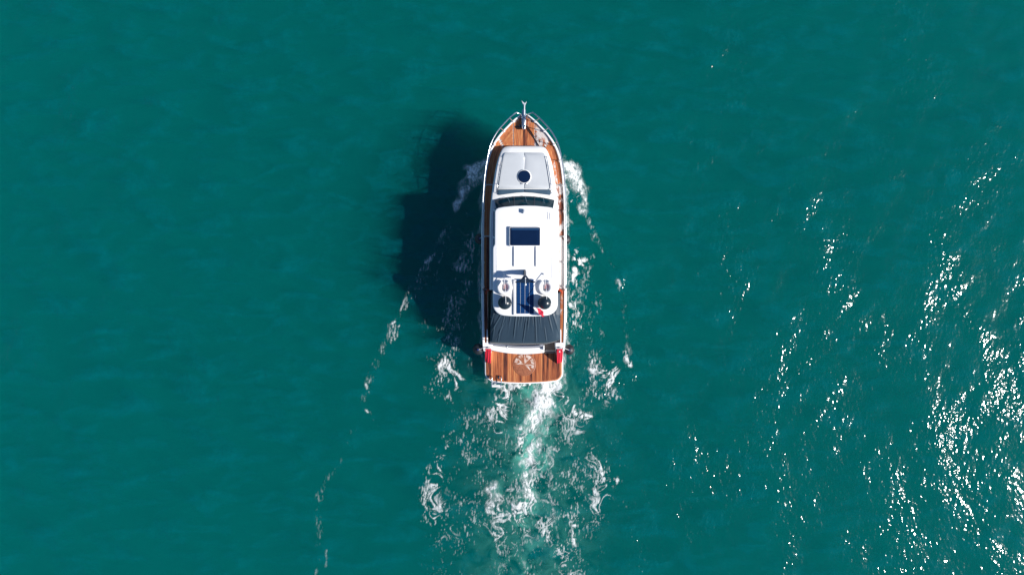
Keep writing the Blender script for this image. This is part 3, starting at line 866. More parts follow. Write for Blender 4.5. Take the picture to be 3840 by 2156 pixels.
# sun pad on the coachroof: two cushions, seam between them, slate headrest strip behind
def padline(s):
    P = []
    rows = [(573, 70), (577, 76), (585, 79), (610, 84), (650, 90), (690, 96), (709, 98)]
    for py, h in rows: P.append((s*hw_m(h, 2.25), wy(py, 2.25)))
    P.append((s*0.012, wy(708, 2.25))); P.append((s*0.012, wy(573, 2.25)))
    return P if s > 0 else P[::-1]
for s in (1, -1):
    o = padline(s)
    rr = [0.02 if i not in (0, len(o)-1) else 0.02 for i in range(len(o))]
    pillow('sun_pad', o, lambda x, y: coach_z(x, y)+0.045, lambda x, y: coach_z(x, y)-0.02, 0.012, M['pad'], boat, seg=2, rim=(0.8, 0.6, 0.4, 0.2))
for s in (1, -1):
    P = [(s*0.014, wy(711, 2.25)), (s*hw_m(97, 2.25), wy(711.5, 2.25)), (s*hw_m(99, 2.25), wy(716, 2.25)), (s*hw_m(99, 2.25), wy(728, 2.25)), (s*hw_m(95, 2.25), wy(732, 2.25)), (s*hw_m(60, 2.25), wy(727.5, 2.25)), (s*hw_m(30, 2.25), wy(723.5, 2.25)), (s*0.014, wy(722, 2.25))]
    pillow('head_rest', P if s < 0 else P[::-1], lambda x, y: coach_z(x, y)+0.055, lambda x, y: coach_z(x, y)-0.02, 0.014, M['pad_blue'], boat, seg=2, rim=(0.6, 0.3))
# round hatch
hy = wy(663, 2.3)
ho = part_empty('round_hatch', boat)
pillow('hatch_rim', disc_outline(lx(1966, 2.3), hy, 0.295, 36), lambda x, y: coach_z(x, y)+0.075, lambda x, y: coach_z(x, y)-0.01, 0.02, M['gelcoat'], ho, seg=3)
pillow('hatch_lens', disc_outline(lx(1966, 2.3), hy, 0.262, 36), lambda x, y: coach_z(0, hy)+0.10-0.12*((x-lx(1966, 2.3))**2+(y-hy)**2), lambda x, y: coach_z(x, y)+0.05, 0.012, M['hatch_glass'], ho, seg=2)
for q_ in (-1, 1):
    box('hinge', (lx(1966, 2.3)+q_*0.09, hy-0.30, coach_z(0, hy)+0.085), (0.04, 0.05, 0.02), M['steel'], ho, 0.004)
# grab rails along the coachroof
for s, name in ((1, 'r'), (-1, 'l')):
    g = part_empty('grab_rail', boat)
    rows = [(588, 82.5), (620, 89), (650, 94), (690, 100), (722, 104)]
    pts = [(s*hw_m(h, 2.32), wy(p, 2.32), coach_z(s*hw_m(h, 2.32), wy(p, 2.32))+0.10) for p, h in rows]
    tube('rail_bar', [(pts[0][0], pts[0][1]+0.03, pts[0][2]-0.10)]+pts+[(pts[-1][0], pts[-1][1]-0.03, pts[-1][2]-0.10)], 0.014, M['steel'], g, 8)
    for x, y, z in (pts[1], pts[3]):
        tube('rail_foot', [(x, y, z-0.12), (x, y, z)], 0.012, M['steel'], g, 6)
    # flat strip under the rail; navy to port paints in the rail's shadow
    so = [(s*hw_m(h-2.5, 2.25), wy(p, 2.25)) for p, h in rows]+[(s*hw_m(h+2.5, 2.25), wy(p, 2.25)) for p, h in rows[::-1]]
    pillow('rail_shade_strip', so if s > 0 else so[::-1], lambda x, y: coach_z(x, y)+0.006, lambda x, y: coach_z(x, y)-0.03, 0.003, M['navy'] if s < 0 else M['pad'], g, seg=1, rim=(0.5,))

# windscreen: three raked curved panes, white frame, dash behind
ZB, ZT = 2.27, 2.98
def ws_bot(u):   # u -1..1
    return Vector((u*hw_m(115, ZB), wy(736+15*u*u, ZB), ZB-0.02*u*u))
def ws_top(u):
    return Vector((u*hw_m(107, ZT), wy(774+12*u*u, ZT), ZT))
ws = part_empty('windscreen', boat)
def pane(name, u0, u1, parent, fb, ft, off=0.0, n=8, mat='window_glass', t0=0.0, t1=1.0):
    V = []; 
    for k in range(n+1):
        u = u0+(u1-u0)*k/n
        a, b = fb(u), ft(u)
        p0 = a.lerp(b, t0); p1 = a.lerp(b, t1)
        nrm = Vector((p0.x*0.2, 1, 0.45)).normalized() if fb is ws_bot else Vector((math.copysign(1, p0.x), 0, 0.2)).normalized()
        V.append([p0+nrm*off, p1+nrm*off, p1+nrm*(off-0.02), p0+nrm*(off-0.02)])
    v, f = ring_loft([[tuple(q) for q in r] for r in V], True, True)
    return mesh_obj(name, v, f, M[mat], parent, angle=35)
for a, b in ((-0.985, -0.345), (-0.335, 0.335), (0.345, 0.985)):
    pane('windscreen_pane', a, b, ws, ws_bot, ws_top)
for u in (-0.34, 0.34):
    pane('mullion', u-0.012, u+0.012, ws, ws_bot, ws_top, off=0.008, n=1, mat='navy')
for u, l in ((-0.55, 0.05), (0.02, 0.05), (0.62, 0.05)):
    pts = [ws_bot(u+0.0+q*l).lerp(ws_top(u+q*l), 0.04+0.6*q)+Vector((0, 0.035, 0.02)) for q in (0, 0.5, 1)]
    tube('wiper', pts, 0.006, M['steel_blue'], ws, 5)

# deckhouse sides above the ledge
SYA, SYB = wy(1085, 2.5), wy(776, 2.5)
def side_bot(s):
    def f(u):
        y = SYA+(SYB-SYA)*u
        return Vector((s*hw_m(117, 2.06), y, 2.02))
    return f
def side_top(s):
    def f(u):
        y = SYA+(SYB-0.28-SYA)*u
        return Vector((s*hw_m(107, 3.0), y, 3.0))
    return f
for s in (1, -1):
    sw = part_empty('cabin_side', boat)
    fb, ft = side_bot(s), side_top(s)
    pane('side_panel', 0.0, 1.0, sw, fb, ft, off=-0.022, n=4, mat='gelcoat')
    for a, b in ((0.03, 0.30), (0.33, 0.63), (0.66, 0.97)):
        pane('side_window', a, b, sw, fb, ft, off=0.0, n=4, t0=0.05, t1=0.97)
# aft bulkhead with sliding door
ab = part_empty('aft_bulkhead', boat)
box('bulkhead_wall', (0, SYA-0.03, 2.0), (2.3, 0.06, 2.1), M['gelcoat'], ab, 0.01)
for x in (-0.55, 0.55):
    box('door_pane', (x, SYA-0.072, 2.0), (0.9, 0.02, 1.7), M['window_glass'], ab, 0.005)

# hardtop
ZR = 3.16
RO_r = [(771, 0), (772, 40), (775.5, 80), (779, 100), (783, 108), (789, 113), (797, 114.5), (916, 115), (921, 118), (926, 121), (935, 122), (1060, 122), (1140, 121.5), (1152, 120), (1163, 115), (1172, 107), (1179, 96), (1183, 82), (1185, 60), (1186, 30), (1186, 0)]
pr = [(hw_m(h, 3.1), wy(p, 3.1)) for p, h in RO_r]
roof_out = [(x+0.02, y) for x, y in pr]+[(-x+0.02, y) for x, y in pr[-2:0:-1]]
# the roof sits a few millimetres to starboard, as the boat heels in the photograph
roof_out = roof_out[::-1]
def roof_z(x, y): return ZR-0.05*(x/1.3)**2-0.012*max(0, y-2.4)
roof = pillow('hardtop', roof_out, roof_z, lambda x, y: roof_z(x, y)-0.12, 0.045, M['gelcoat'], boat, seg=4, rim=(0.93, 0.85, 0.7, 0.5, 0.3, 0.15))
RX = lambda px: lx(px, ZR)
RY = lambda py: wy(py, ZR)
# moulded seam lines
for px, a, b in ((2068, 815, 1045), (1862, 930, 1090)):
    tube('roof_seam', [(RX(px), RY(a), roof_z(RX(px), RY(a))+0.001), (RX(px), RY((a+b)/2), roof_z(RX(px), 0)+0.001), (RX(px+1), RY(b), roof_z(RX(px), RY(b))+0.001)], 0.010, M['gelcoat'], boat, 6)
# horn cowl
hc = part_empty('horn_cowl', boat)
pillow('cowl', round_corners([(RX(1961), RY(785)), (RX(1974), RY(786)), (RX(1974), RY(800)), (RX(1961), RY(801))][::-1], 0.03), lambda x, y: roof_z(x, y)+0.15, lambda x, y: roof_z(x, y)-0.01, 0.05, M['gelcoat'], hc, seg=3, rim=(0.5,))
box('horn_grille', (RX(1967.5), RY(801.5), roof_z(0, RY(792))+0.05), (0.09, 0.012, 0.05), M['white_plastic'], hc, 0.003)
# small starboard grab handle on the roof
gh = part_empty('roof_handle', boat)
zz = roof_z(RX(2062), RY(800))
tube('handle_bar', [(RX(2055), RY(795), zz), (RX(2055), RY(797), zz+0.03), (RX(2056), RY(822), zz+0.03), (RX(2064), RY(822.5), zz+0.03), (RX(2064), RY(800), zz+0.03), (RX(2064), RY(798), zz)], 0.008, M['white_plastic'], gh, 6)

# sliding sunroof hatch and its tracks
sr = part_empty('sunroof', boat)
zs = roof_z(0, RY(888))
rim_o = round_corners([(RX(1910), RY(924)), (RX(2027.5), RY(924)), (RX(2027.5), RY(851.5)), (RX(1910), RY(851.5))], 0.06)
gls = round_corners([(RX(1913), RY(921.5)), (RX(2025), RY(921.5)), (RX(2025), RY(854)), (RX(1913), RY(854))], 0.05)
pillow('sunroof_frame', rim_o, zs+0.085, zs-0.03, 0.012, M['gelcoat'], sr, seg=2)
pillow('sunroof_glass', gls, lambda x, y: zs+0.10-0.006*((x-RX(1969))**2), zs+0.05, 0.01, M['hatch_glass'], sr, seg=2)
box('sunroof_blind', (RX(1969), RY(860), zs+0.099), (1.12, 0.075, 0.006), simple('blind', (0.012, 0.05, 0.13), 0.3), sr, 0.002)
for px in (1928, 2010):
    v, f = box_vf(RX(px), (RY(924)+RY(999))/2, zs+0.012, 0.035, RY(924)-RY(999), 0.07)
    mesh_obj('sunroof_track', v, f, M['gelcoat'], sr, bevel=0.012)

# raised white panel carrying the solar module
plate = round_corners([(RX(1925), RY(1181)), (RX(2006), RY(1181)), (RX(2006), RY(1049)), (RX(1925), RY(1049))], 0.03)
zp = roof_z(0.0, RY(1120))
pillow('panel_plinth', plate, zp+0.05, zp-0.03, 0.015, M['gelcoat'], boat, seg=2)
sp = part_empty('solar_panel', boat)
x0, x1, y0, y1 = RX(1938), RX(2001), RY(1176), RY(1047)
box('panel_backing', ((x0+x1)/2, (y0+y1)/2, zp+0.06), (x1-x0, y1-y0, 0.02), simple('panel_backsheet', (0.02, 0.08, 0.20), 0.35), sp, 0.003)
gaps = [x0, RX(1951.6), RX(1968.5), RX(1985), x1]
rows = 20
cell_me = None
for c in range(4):
    for r in range(rows):
        ca, cb = gaps[c]+0.009, gaps[c+1]-0.009
        ya = y0+0.012+(y1-y0-0.024)*r/rows; yb = y0+0.012+(y1-y0-0.024)*(r+1)/rows
        v, f = box_vf((ca+cb)/2, (ya+yb)/2, zp+0.0715, cb-ca, (yb-ya)-0.007, 0.004)
        mesh_obj('solar_cell', v, f, M['cell'], sp, smooth=False)
for gxx in gaps[1:4]:
    box('busbar', (gxx, (y0+y1)/2, zp+0.0715), (0.007, y1-y0-0.03, 0.003), M['white_plastic'], sp, 0)

# swept-back mast with wings, lights
mast = part_empty('radar_mast', boat)
def zof(y): return roof_z(0, y)
mb = [(RX(1968), RY(1016), zp+0.0), (RX(1968), RY(1026), zp+0.25)]
# leg: wide fin at the front rising aft
def fin(name, secs, mat):
    R = []
    for px, py, z, w, l in secs:
        x = lx(px, z); y = wy(py, z)
        R.append([(x+w*math.cos(t), y+l*math.sin(t), z) for t in [2*math.pi*k/12 for k in range(12)]])
    v, f = ring_loft(R, True, True)
    return mesh_obj(name, v, f, mat, mast, angle=50)
fin('mast_leg', [(1968, 1022, zp-0.02, 0.062, 0.13), (1968.5, 1024, zp+0.12, 0.055, 0.11), (1969, 1031, zp+0.40, 0.05, 0.09), (1969.5, 1044, zp+0.72, 0.05, 0.08)], M['navy'])
zw = zp+0.72
wing = []
for px, py in ((1932, 1060), (1932, 1057), (1945, 1053), (1956, 1044), (1963, 1034), (1975, 1034), (1982, 1044), (1994, 1052), (2007, 1057), (2007, 1060), (1990, 1060), (1969, 1062), (1948, 1060)):
    wing.append((lx(px, zw), wy(py, zw)))
pillow('mast_wing', wing[::-1], zw+0.03, zw-0.03, 0.015, M['navy'], mast, seg=2, rim=(0.6, 0.3))
for px in (1936, 2004):
    v, f = tube_vf([(lx(px, zw), wy(1058, zw), zw), (lx(px, zw), wy(1058, zw), zw+0.12)], 0.03, 10)
    mesh_obj('side_light', v, f, M['navy'], mast)
tube('anchor_light_stem', [(lx(1970, zw), wy(1041, zw), zw), (lx(1970, zw+0.2), wy(1050, zw+0.2), zw+0.22), (lx(1970.5, zw+0.4), wy(1062, zw+0.4), zw+0.42)], 0.014, M['white_plastic'], mast, 6)
v, f = sphere_vf((lx(1970.5, zw+0.45), wy(1067, zw+0.45), zw+0.45), 0.045, 14, 8, 1.3)
mesh_obj('anchor_light', v, f, M['white_plastic'], mast)
v, f = sphere_vf((lx(1970, zw+0.05), wy(1043, zw+0.05), zw+0.05), 0.03, 12, 8)
mesh_obj('deck_light', v, f, M['white_plastic'], mast)

# whip antennas, raked aft
for bx, by, tx, ty, hgt in ((1888, 1028, 1897, 1139, 0.66), (2040, 1028, 2050, 1122, 0.62)):
    an = part_empty('whip_antenna', boat)
    z0 = roof_z(RX(bx), RY(by))
    tube('antenna_base', [(RX(bx), RY(by), z0-0.01), (RX(bx), RY(by), z0+0.09)], [0.04, 0.028], M['white_plastic'], an, 10)
    p0 = Vector((RX(bx), RY(by), z0+0.08)); z1 = z0+hgt
    p2 = Vector((lx(tx, z1), wy(ty, z1), z1)); p1 = p0.lerp(p2, 0.5)+Vector((0.04, 0.0, 0.05))
    pts = [p0*(1-t)**2+p1*2*t*(1-t)+p2*t*t for t in np.linspace(0, 1, 12)]
    tube('antenna_rod', pts, [0.012]*6+[0.010]*6, M['white_plastic'], an, 6)

# cockpit
ck = part_empty('cockpit', boat)
YC1 = wy(1296, 1.25)
box('cockpit_sole', (0, (Y_COCK+YC1)/2, 0.82), (2.9, Y_COCK-YC1+0.1, 0.06), M['cockpit'], ck, 0)
for s in (1, -1):
    box('cockpit_liner', (s*1.60, (Y_COCK+YC1)/2, 1.06), (0.05, Y_COCK-YC1, 0.44), M['gelcoat'], ck, 0.01)
    cp = strip_slab('coaming_cap', np.linspace(YC1, Y_COCK, 12), lambda y: s*(float(sheer_hw(y))-0.24), lambda y: s*(float(sheer_hw(y))-GUN-0.004), lambda y: float(sheer_z(y))-0.02, 0.10, M['teak_glare_low'] if s > 0 else M['teak'], ck, bevel=0.01)
box('cockpit_bench', (-0.15, YC1+0.35, 1.05), (2.4, 0.55, 0.40), M['seat_grey'], ck, 0.05)
box('cockpit_table', (0.1, YC1+1.2, 1.25), (0.9, 0.6, 0.04), M['teak'], ck, 0.01)
tube('table_leg', [(0.1, YC1+1.2, 0.85), (0.1, YC1+1.2, 1.23)], 0.04, M['steel'], ck)
# curved teak step at the head of the starboard side
for s in (1, -1):
    pts = [(s*hw_m(129, 1.5), wy(1083, 1.5)), (s*hw_m(138, 1.5), wy(1084, 1.5)), (s*hw_m(144, 1.5), wy(1090, 1.5)), (s*hw_m(146, 1.5), wy(1102, 1.5)), (s*hw_m(140, 1.5), wy(1102, 1.5)), (s*hw_m(137, 1.5), wy(1094, 1.5)), (s*hw_m(129, 1.5), wy(1090, 1.5))]
    pillow('coaming_step', pts if s < 0 else pts[::-1], 1.46, 1.2, 0.01, simple('varnished_mahogany', (0.42, 0.06, 0.02), 0.3, var=0.2), ck, seg=2, rim=(0.5,))

# canvas cover over the cockpit, folds fanning from the roof edge
def canopy():
    nu, nv = 260, 70
    folds = []
    r = np.random.default_rng(3)
    for u, sl, w, v0, v1, a in ((-0.93, -0.10, .012, .38, .75, .05), (-0.72, -0.22, .014, .42, .80, .06), (-0.60, -0.10, .010, .45, .70, .035), (-0.50, -0.20, .010, .6, .9, .035), (-0.42, -0.08, .012, .45, .62, .04),
                                (-0.27, -0.04, .013, .45, .85, .055), (-0.18, -0.05, .010, .45, .6, .04), (-0.10, -0.03, .010, .44, .62, .04), (0.03, -0.05, .010, .55, .95, .06), (0.10, -0.03, .010, .43, .66, .045),
                                (0.20, 0.02, .010, .44, .60, .045), (0.28, 0.02, .012, .44, .97, .06), (0.26, 0.01, .008, .7, .97, .035), (0.42, 0.03, .010, .45, .62, .03), (0.50, 0.06, .010, .7, .95, .04), (0.66, 0.10, .014, .45, .75, .035), (0.8, 0.12, .02, .45, .85, .04), (-0.85, -0.05, .012, .7, .95, .04), (-0.65, -0.07, .012, .72, .97, .045)):
        folds.append((u, sl, w, v0, v1, a))
    for _ in range(34):
        u = r.uniform(-0.95, 0.95); folds.append((u, u*0.10+r.normal(0, 0.02), r.uniform(.006, .014), .42+r.uniform(0, .1), .42+r.uniform(.15, .4), r.uniform(.004, .012)))
    V = []
    zc = 2.6
    for j in range(nv+1):
        v = j/nv
        for i in range(nu+1):
            u = -1+2*i/nu
            py0 = 1098+0*u
            edge = 1291-3.5*u*u-(11*max(0, (u-0.55)/0.45)**1.5)
            z = 2.86-0.02*v if v < 0.44 else 2.851-0.66*((v-0.44)/0.56)**1.15
            z -= 0.10*abs(u)**5+0.14*max(0, abs(u)-0.9)/0.1*0.5
            hwp = 129+2.5*v-3.0*max(0, (v-0.93)/0.07)**2
            z += -0.12*max(0, (v-0.95)/0.05)**2
            zz = z
            for fu, sl, w, v0, v1, a in folds:
                if v < v0-0.08 or v > v1+0.08: continue
                e = min(1, max(0, (v-v0+0.08)/0.1))*min(1, max(0, (v1+0.08-v)/0.14))
                cu = fu+sl*(v-0.44)/0.56*2
                zz += a*0.6*e*math.exp(-((u-cu)/w)**2)-a*0.16*e*math.exp(-((u-cu-3*w)/(2*w))**2)
            zz += 0.012*math.sin(u*5+2*v)*v+0.004*math.sin(u*13-3*v+1)
            py = py0+(edge-py0)*v
            V.append((lx(1970.0, zc)+u*hw_m(hwp, z), wy(py, z), zz))
    Fq = []
    for j in range(nv):
        for i in range(nu):
            a = j*(nu+1)+i; Fq.append((a, a+nu+1, a+nu+2, a+1))
    return V, Fq
V, Fq = canopy()
cv = mesh_obj('cockpit_cover', V, Fq, M['canvas'], boat, angle=180)
sm = cv.modifiers.new('thickness', 'SOLIDIFY'); sm.thickness = 0.012; sm.offset = -1
for s in (1, -1):
    for py, zt in ((1188, 2.70), (1280, 2.12)):
        tube('cover_pole', [(s*1.50+0.05, wy(py, 1.3), 1.22), (s*1.44+0.05, wy(py, zt), zt)], 0.016, M['steel'], boat, 6)

# transom seat back and moulding, gate on the starboard side
def band(name, xa, xb, fa_, fb_, z0, z1, mat, parent, n=16, bev=0.02):
    R = []
    for k in range(n+1):
        px = xa+(xb-xa)*k/n
        x = lx(px, z1)
        ya, yb = wy(fa_(px), z1), wy(fb_(px), z1)
        R.append([(x, yb, z0), (x, ya, z0), (x, ya, z1), (x, yb, z1)])
    v, f = ring_loft(R, True, True)
    return mesh_obj(name, v, f, mat, parent, bevel=bev, seg=3)
arc = lambda a, b: (lambda px: a+(b-a)*(1-((px-1965)/130.0)**2))
band('seat_back', 1838, 2036, arc(1284, 1294), arc(1291, 1303), 0.9, 1.36, M['seat_grey'], boat)
band('transom_moulding', 1838, 2041, arc(1292.5, 1304), arc(1311, 1328), 0.45, 1.27, M['gelcoat'], boat, bev=0.03)
box('gate_post', (lx(2039, 1.4), wy(1303, 1.4), 1.1), (0.06, 0.20, 0.55), M['gelcoat'], boat, 0.015)
box('cleat', (lx(1902, 1.3), wy(1299, 1.3), 1.385), (0.03, 0.10, 0.03), M['steel'], boat, 0.008)
tube('transom_rail', [(lx(px, 1.42), wy(arc(1288, 1298)(px), 1.42), 1.42) for px in range(1850, 2032, 12)], 0.012, M['steel'], boat, 6)
# gate steps
gt = part_empty('gate_steps', boat)
box('step', (lx(2062, 0.85), wy(1300, 0.85), 0.66), (0.46, 0.30, 0.36), M['cockpit'], gt, 0.01)
box('step', (lx(2062, 0.6), wy(1315, 0.6), 0.50), (0.46, 0.22, 0.20), M['cockpit'], gt, 0.01)
# quarters: mouldings that sweep down to the platform
for s in (1, -1):
    q = part_empty('quarter', boat)
    cxp = 2099 if s > 0 else 1829
    R = []
    for py, z, wd in ((1284, 1.29, 0.40), (1300, 1.29, 0.40), (1311, 1.24, 0.34), (1330, 0.92, 0.28), (1352, 0.60, 0.22), (1358, 0.48, 0.2)):
        x = lx(cxp, z); y = wy(py, z)
        R.append([(x-wd/2, y, 0.42), (x+wd/2, y, 0.42), (x+wd/2, y, z), (x-wd/2, y, z)])
    v, f = ring_loft(R, True, True)
    mesh_obj('quarter_moulding', v, f, M['gelcoat'], q, bevel=0.025)
    # mooring cleat with horns
    x, y = lx(2097 if s > 0 else 1829, 1.3), wy(1303, 1.3)
    v, f = merge(tube_vf([(x-0.11, y-0.015, 1.36), (x, y, 1.35), (x+0.11, y+0.015, 1.36)], [0.012, 0.02, 0.012], 8), tube_vf([(x-0.03, y, 1.28), (x-0.03, y, 1.35)], 0.016, 8), tube_vf([(x+0.03, y, 1.28), (x+0.03, y, 1.35)], 0.016, 8))
    mesh_obj('mooring_cleat', v, f, M['steel'], q, angle=60)

# swim platform
ZP = 0.47
sw = part_empty('swim_platform', boat)
PL = [(1817, 1300), (2112, 1300), (2112, 1412), (2092, 1430), (2040, 1436), (1965, 1439.5), (1890, 1437), (1842, 1431), (1818, 1413)]
plat = [(lx(a, ZP), wy(b, ZP)) for a, b in PL]
plat_o = round_corners(plat, [0, 0, 0.18, 0.12, 0.2, 0.2, 0.2, 0.12, 0.18], 4)
pillow('platform_moulding', plat_o[::-1], ZP-0.012, ZP-0.22, 0.03, M['gelcoat'], sw, seg=3)
wood_edge = inset(plat_o[::-1], 0.055)
pillow('teak_margin', wood_edge, ZP-0.003, ZP-0.03, 0.003, M['teak'], sw, seg=1)
inner = [Vector(p) for p in inset(plat_o[::-1], 0.10)]
def y_low(x):
    ys = []
    n = len(inner)
    for i in range(n):
        a, b = inner[i], inner[(i+1) % n]
        if (a.x-x)*(b.x-x) <= 0 and abs(a.x-b.x) > 1e-6:
            t = (x-a.x)/(b.x-a.x); ys.append(a.y+(b.y-a.y)*t)
    return min(ys) if ys else None
xl_, xr_ = min(p.x for p in inner)+0.004, max(p.x for p in inner)-0.004
npl = 36
for k in range(npl):
    a = xl_+(xr_-xl_)*k/npl+0.004; b = xl_+(xr_-xl_)*(k+1)/npl-0.004
    ya, yb = y_low(a), y_low(b)
    yt = wy(1306, ZP)
    v = [(a, ya, ZP-0.02), (b, yb, ZP-0.02), (b, yt, ZP-0.02), (a, yt, ZP-0.02)]
    dz = random.uniform(0, 0.002)
    v += [(x, y, ZP+0.006+dz) for x, y, z in v]
    mesh_obj('plank', v, [(3,2,1,0), (4,5,6,7), (0,1,5,4), (1,2,6,5), (2,3,7,6), (3,0,4,7)], M['teak'], sw, smooth=False)
# compass rose inlaid in the platform
cr = part_empty('compass_inlay', boat)
ccx, ccy, cR = lx(1966, ZP), wy(1366, ZP), 0.52
pillow('inlay_disc', disc_outline(ccx, ccy, cR, 40), ZP+0.013, ZP, 0.002, M['inlay_dark'], cr, seg=1)
def flat_piece(name, pts, z, mat, th=0.006):
    n = len(pts)
    v = [(x, y, z-th) for x, y in pts]+[(x, y, z) for x, y in pts]
    f = [tuple(range(n))[::-1], tuple(range(n, 2*n))]+[(i, (i+1) % n, n+(i+1) % n, n+i) for i in range(n)]
    return mesh_obj(name, v, f, mat, cr, smooth=False)
ringv = []
for r_ in (cR*0.95, cR*0.90):
    ringv.append([(ccx+r_*math.cos(2*math.pi*i/40), ccy+r_*math.sin(2*math.pi*i/40), ZP+0.016) for i in range(40)])
v, f = ring_loft([[(x, y, z-0.006) for x, y, z in ringv[0]], ringv[0], ringv[1], [(x, y, z-0.006) for x, y, z in ringv[1]]])
mesh_obj('inlay_ring', v, f, M['inlay_dark'], cr, smooth=False)
for k in range(8):
    a = math.pi/2-k*math.pi/4
    R_ = cR*(0.88 if k % 2 == 0 else 0.80)
    for sd in (-1, 1):
        b = a+sd*math.pi/8
        ri = cR*0.40
        tip = (ccx+R_*math.cos(a), ccy+R_*math.sin(a)); q_ = (ccx+ri*math.cos(b), ccy+ri*math.sin(b))
        pts = [(ccx, ccy), q_, tip] if sd < 0 else [(ccx, ccy), tip, q_]
        flat_piece('inlay_point', pts, ZP+0.018+0.0005*k, M['inlay_light'] if ((sd > 0) ^ (k % 2 == 0)) and k in (0, 1, 2, 6, 7, 3) else M['inlay_dark'])  # paler upper half of the rose holds painted glare
for a0, a1 in ((0.05, 0.62), (0.75, 1.35), (1.75, 2.2), (2.45, 2.95), (-0.42, -0.1)):
    pts = [(ccx+cR*0.86*math.cos(t), ccy+cR*0.86*math.sin(t)) for t in np.linspace(a0, a1, 6)]+[(ccx+cR*0.62*math.cos(t), ccy+cR*0.62*math.sin(t)) for t in np.linspace(a1, a0, 6)]
    flat_piece('inlay_letter_panel', pts, ZP+0.0165, M['inlay_light'])
# bathing ladder folded on the port corner
ld = part_empty('bathing_ladder', boat)
zl = ZP+0.12
for px in (1845, 1880):
    tube('ladder_rail', [(lx(px, ZP), wy(1410, ZP), ZP), (lx(px, zl), wy(1412, zl), zl+0.05), (lx(px, zl), wy(1425, zl), zl+0.06), (lx(px-1, zl), wy(1440, zl), zl), (lx(px-2, zl), wy(1450, zl), zl-0.05)], 0.018, M['steel'], ld, 8)
for py, z in ((1436, zl-0.01), (1447, zl-0.04)):
    box('ladder_tread', (lx(1861.5, z), wy(py, z), z), (0.40, 0.05 if py < 1440 else 0.10, 0.025), M['steel'] if py < 1440 else M['white_plastic'], ld, 0.006)
for px in (1832, 1870):
    box('deck_fitting', (lx(px, ZP), wy(1414, ZP), ZP+0.02), (0.06, 0.12, 0.03), M['navy'], ld, 0.008)

# guard rails with stanchions
def rail_hw(y): 
    k = np.clip((y-5.2)/1.8, 0, 1)
    return float(sheer_hw(y))-0.05+0.15*k*k*(3-2*k)
def rail_z(y): return float(sheer_z(y))+0.60-0.05*np.clip((2-y)/6, 0, 1)
for s in (1, -1):
    gr = part_empty('guard_rail', boat)
    ys = np.concatenate([np.linspace(Y_COCK+0.1, 5.5, 30), np.linspace(5.7, Y_STEM-0.12, 16)])
    pts = [(s*max(0.19, rail_hw(y)), y, rail_z(y)) for y in ys]
    pts = [(pts[0][0], pts[0][1]-0.12, float(sheer_z(Y_COCK)))]+pts+[(s*0.15, Y_STEM-0.16, rail_z(Y_STEM)-0.12), (s*0.12, Y_STEM-0.22, float(sheer_z(Y_STEM)))]
    tube('top_rail', pts, 0.026, M['steel'], gr, 8)
    for py in (455, 490, 540, 600, 692, 787, 885, 982, 1075):
        y = wy(py, 2.0)
        xb = s*(float(sheer_hw(y))-0.07)
        tube('stanchion', [(xb, y, float(sheer_z(y))-0.02), (s*rail_hw(y), y, rail_z(y))], 0.015, M['steel'], gr, 6)
        v, f = pillow_vf(disc_outline(xb, y, 0.05, 12), float(sheer_z(y))+0.04, float(sheer_z(y))-0.03, 0.01, seg=2, rim=(0.5,))
        mesh_obj('stanchion_base', v, f, M['white_plastic'], gr)

# bow roller, windlass
br = part_empty('bow_roller', boat)
def bz(py): return deck_z(wy(py, 1.95))
R = []
for py, w, z in ((484, 0.055, 1.93), (478, 0.085, 1.98), (470, 0.085, 2.02), (440, 0.085, 2.06), (415, 0.075, 2.08), (411, 0.05, 2.06)):
    y = wy(py, 2.0); x = lx(1964.5, 2.0)
    R.append([(x-w, y, z-0.16), (x+w, y, z-0.16), (x+w, y, z), (x-w, y, z)])
v, f = ring_loft(R, True, True)
mesh_obj('roller_channel', v, f, M['steel_blue'], br, bevel=0.02)
box('channel_ridge', (lx(1966, 2.0), wy(444, 2.0), 2.09), (0.035, 0.62, 0.03), M['steel'], br, 0.008)
v, f = sphere_vf((lx(1965, 2.0), wy(479, 2.0), 2.0), 0.095, 20, 12, 0.9)
mesh_obj('windlass_drum', v, f, M['steel'], br)
box('windlass_box', (lx(1951, 1.95), wy(474, 1.95), 1.90), (0.10, 0.13, 0.12), M['navy'], br, 0.02)
for px in (1934, 1942):
    box('deck_switch', (lx(px, 1.9), wy(474.5, 1.9), bz(474)+0.01), (0.05, 0.06, 0.03), M['navy'], br, 0.01)

# ------------------------------------------------------------------ loose things
anc = thing('anchor', 'bright steel anchor stowed on the bow roller, pointing ahead of the boat', 'anchor', (X0, 0, 0))
za = 2.05
tube('shank', [(lx(1965.5, za), wy(440, za), za+0.06), (lx(1966, za), wy(415, za), za+0.05), (lx(1966.5, za), wy(398, za), za-0.02), (lx(1967, za), wy(388, za), za-0.10)], [0.025, 0.03, 0.03, 0.035], M['galvanised'], anc, 8)
fl = [(1966, 408), (1969.5, 394), (1974, 384), (1975.5, 378), (1968, 386), (1961, 380), (1955.5, 374), (1958, 382), (1962.5, 392)]
pf = [(lx(a, za), wy(b, za)) for a, b in fl]
n = len(pf)
v = [(x, y, za-0.02-0.35*max(0, y-wy(400, za))) for x, y in pf]; v += [(x, y, z-0.03) for x, y, z in v]
f = [tuple(range(n)), tuple(range(n, 2*n))[::-1]]+[(i, n+i, n+(i+1) % n, (i+1) % n) for i in range(n)]
mesh_obj('fluke', v, f, M['galvanised'], anc, smooth=False, bevel=0.006)

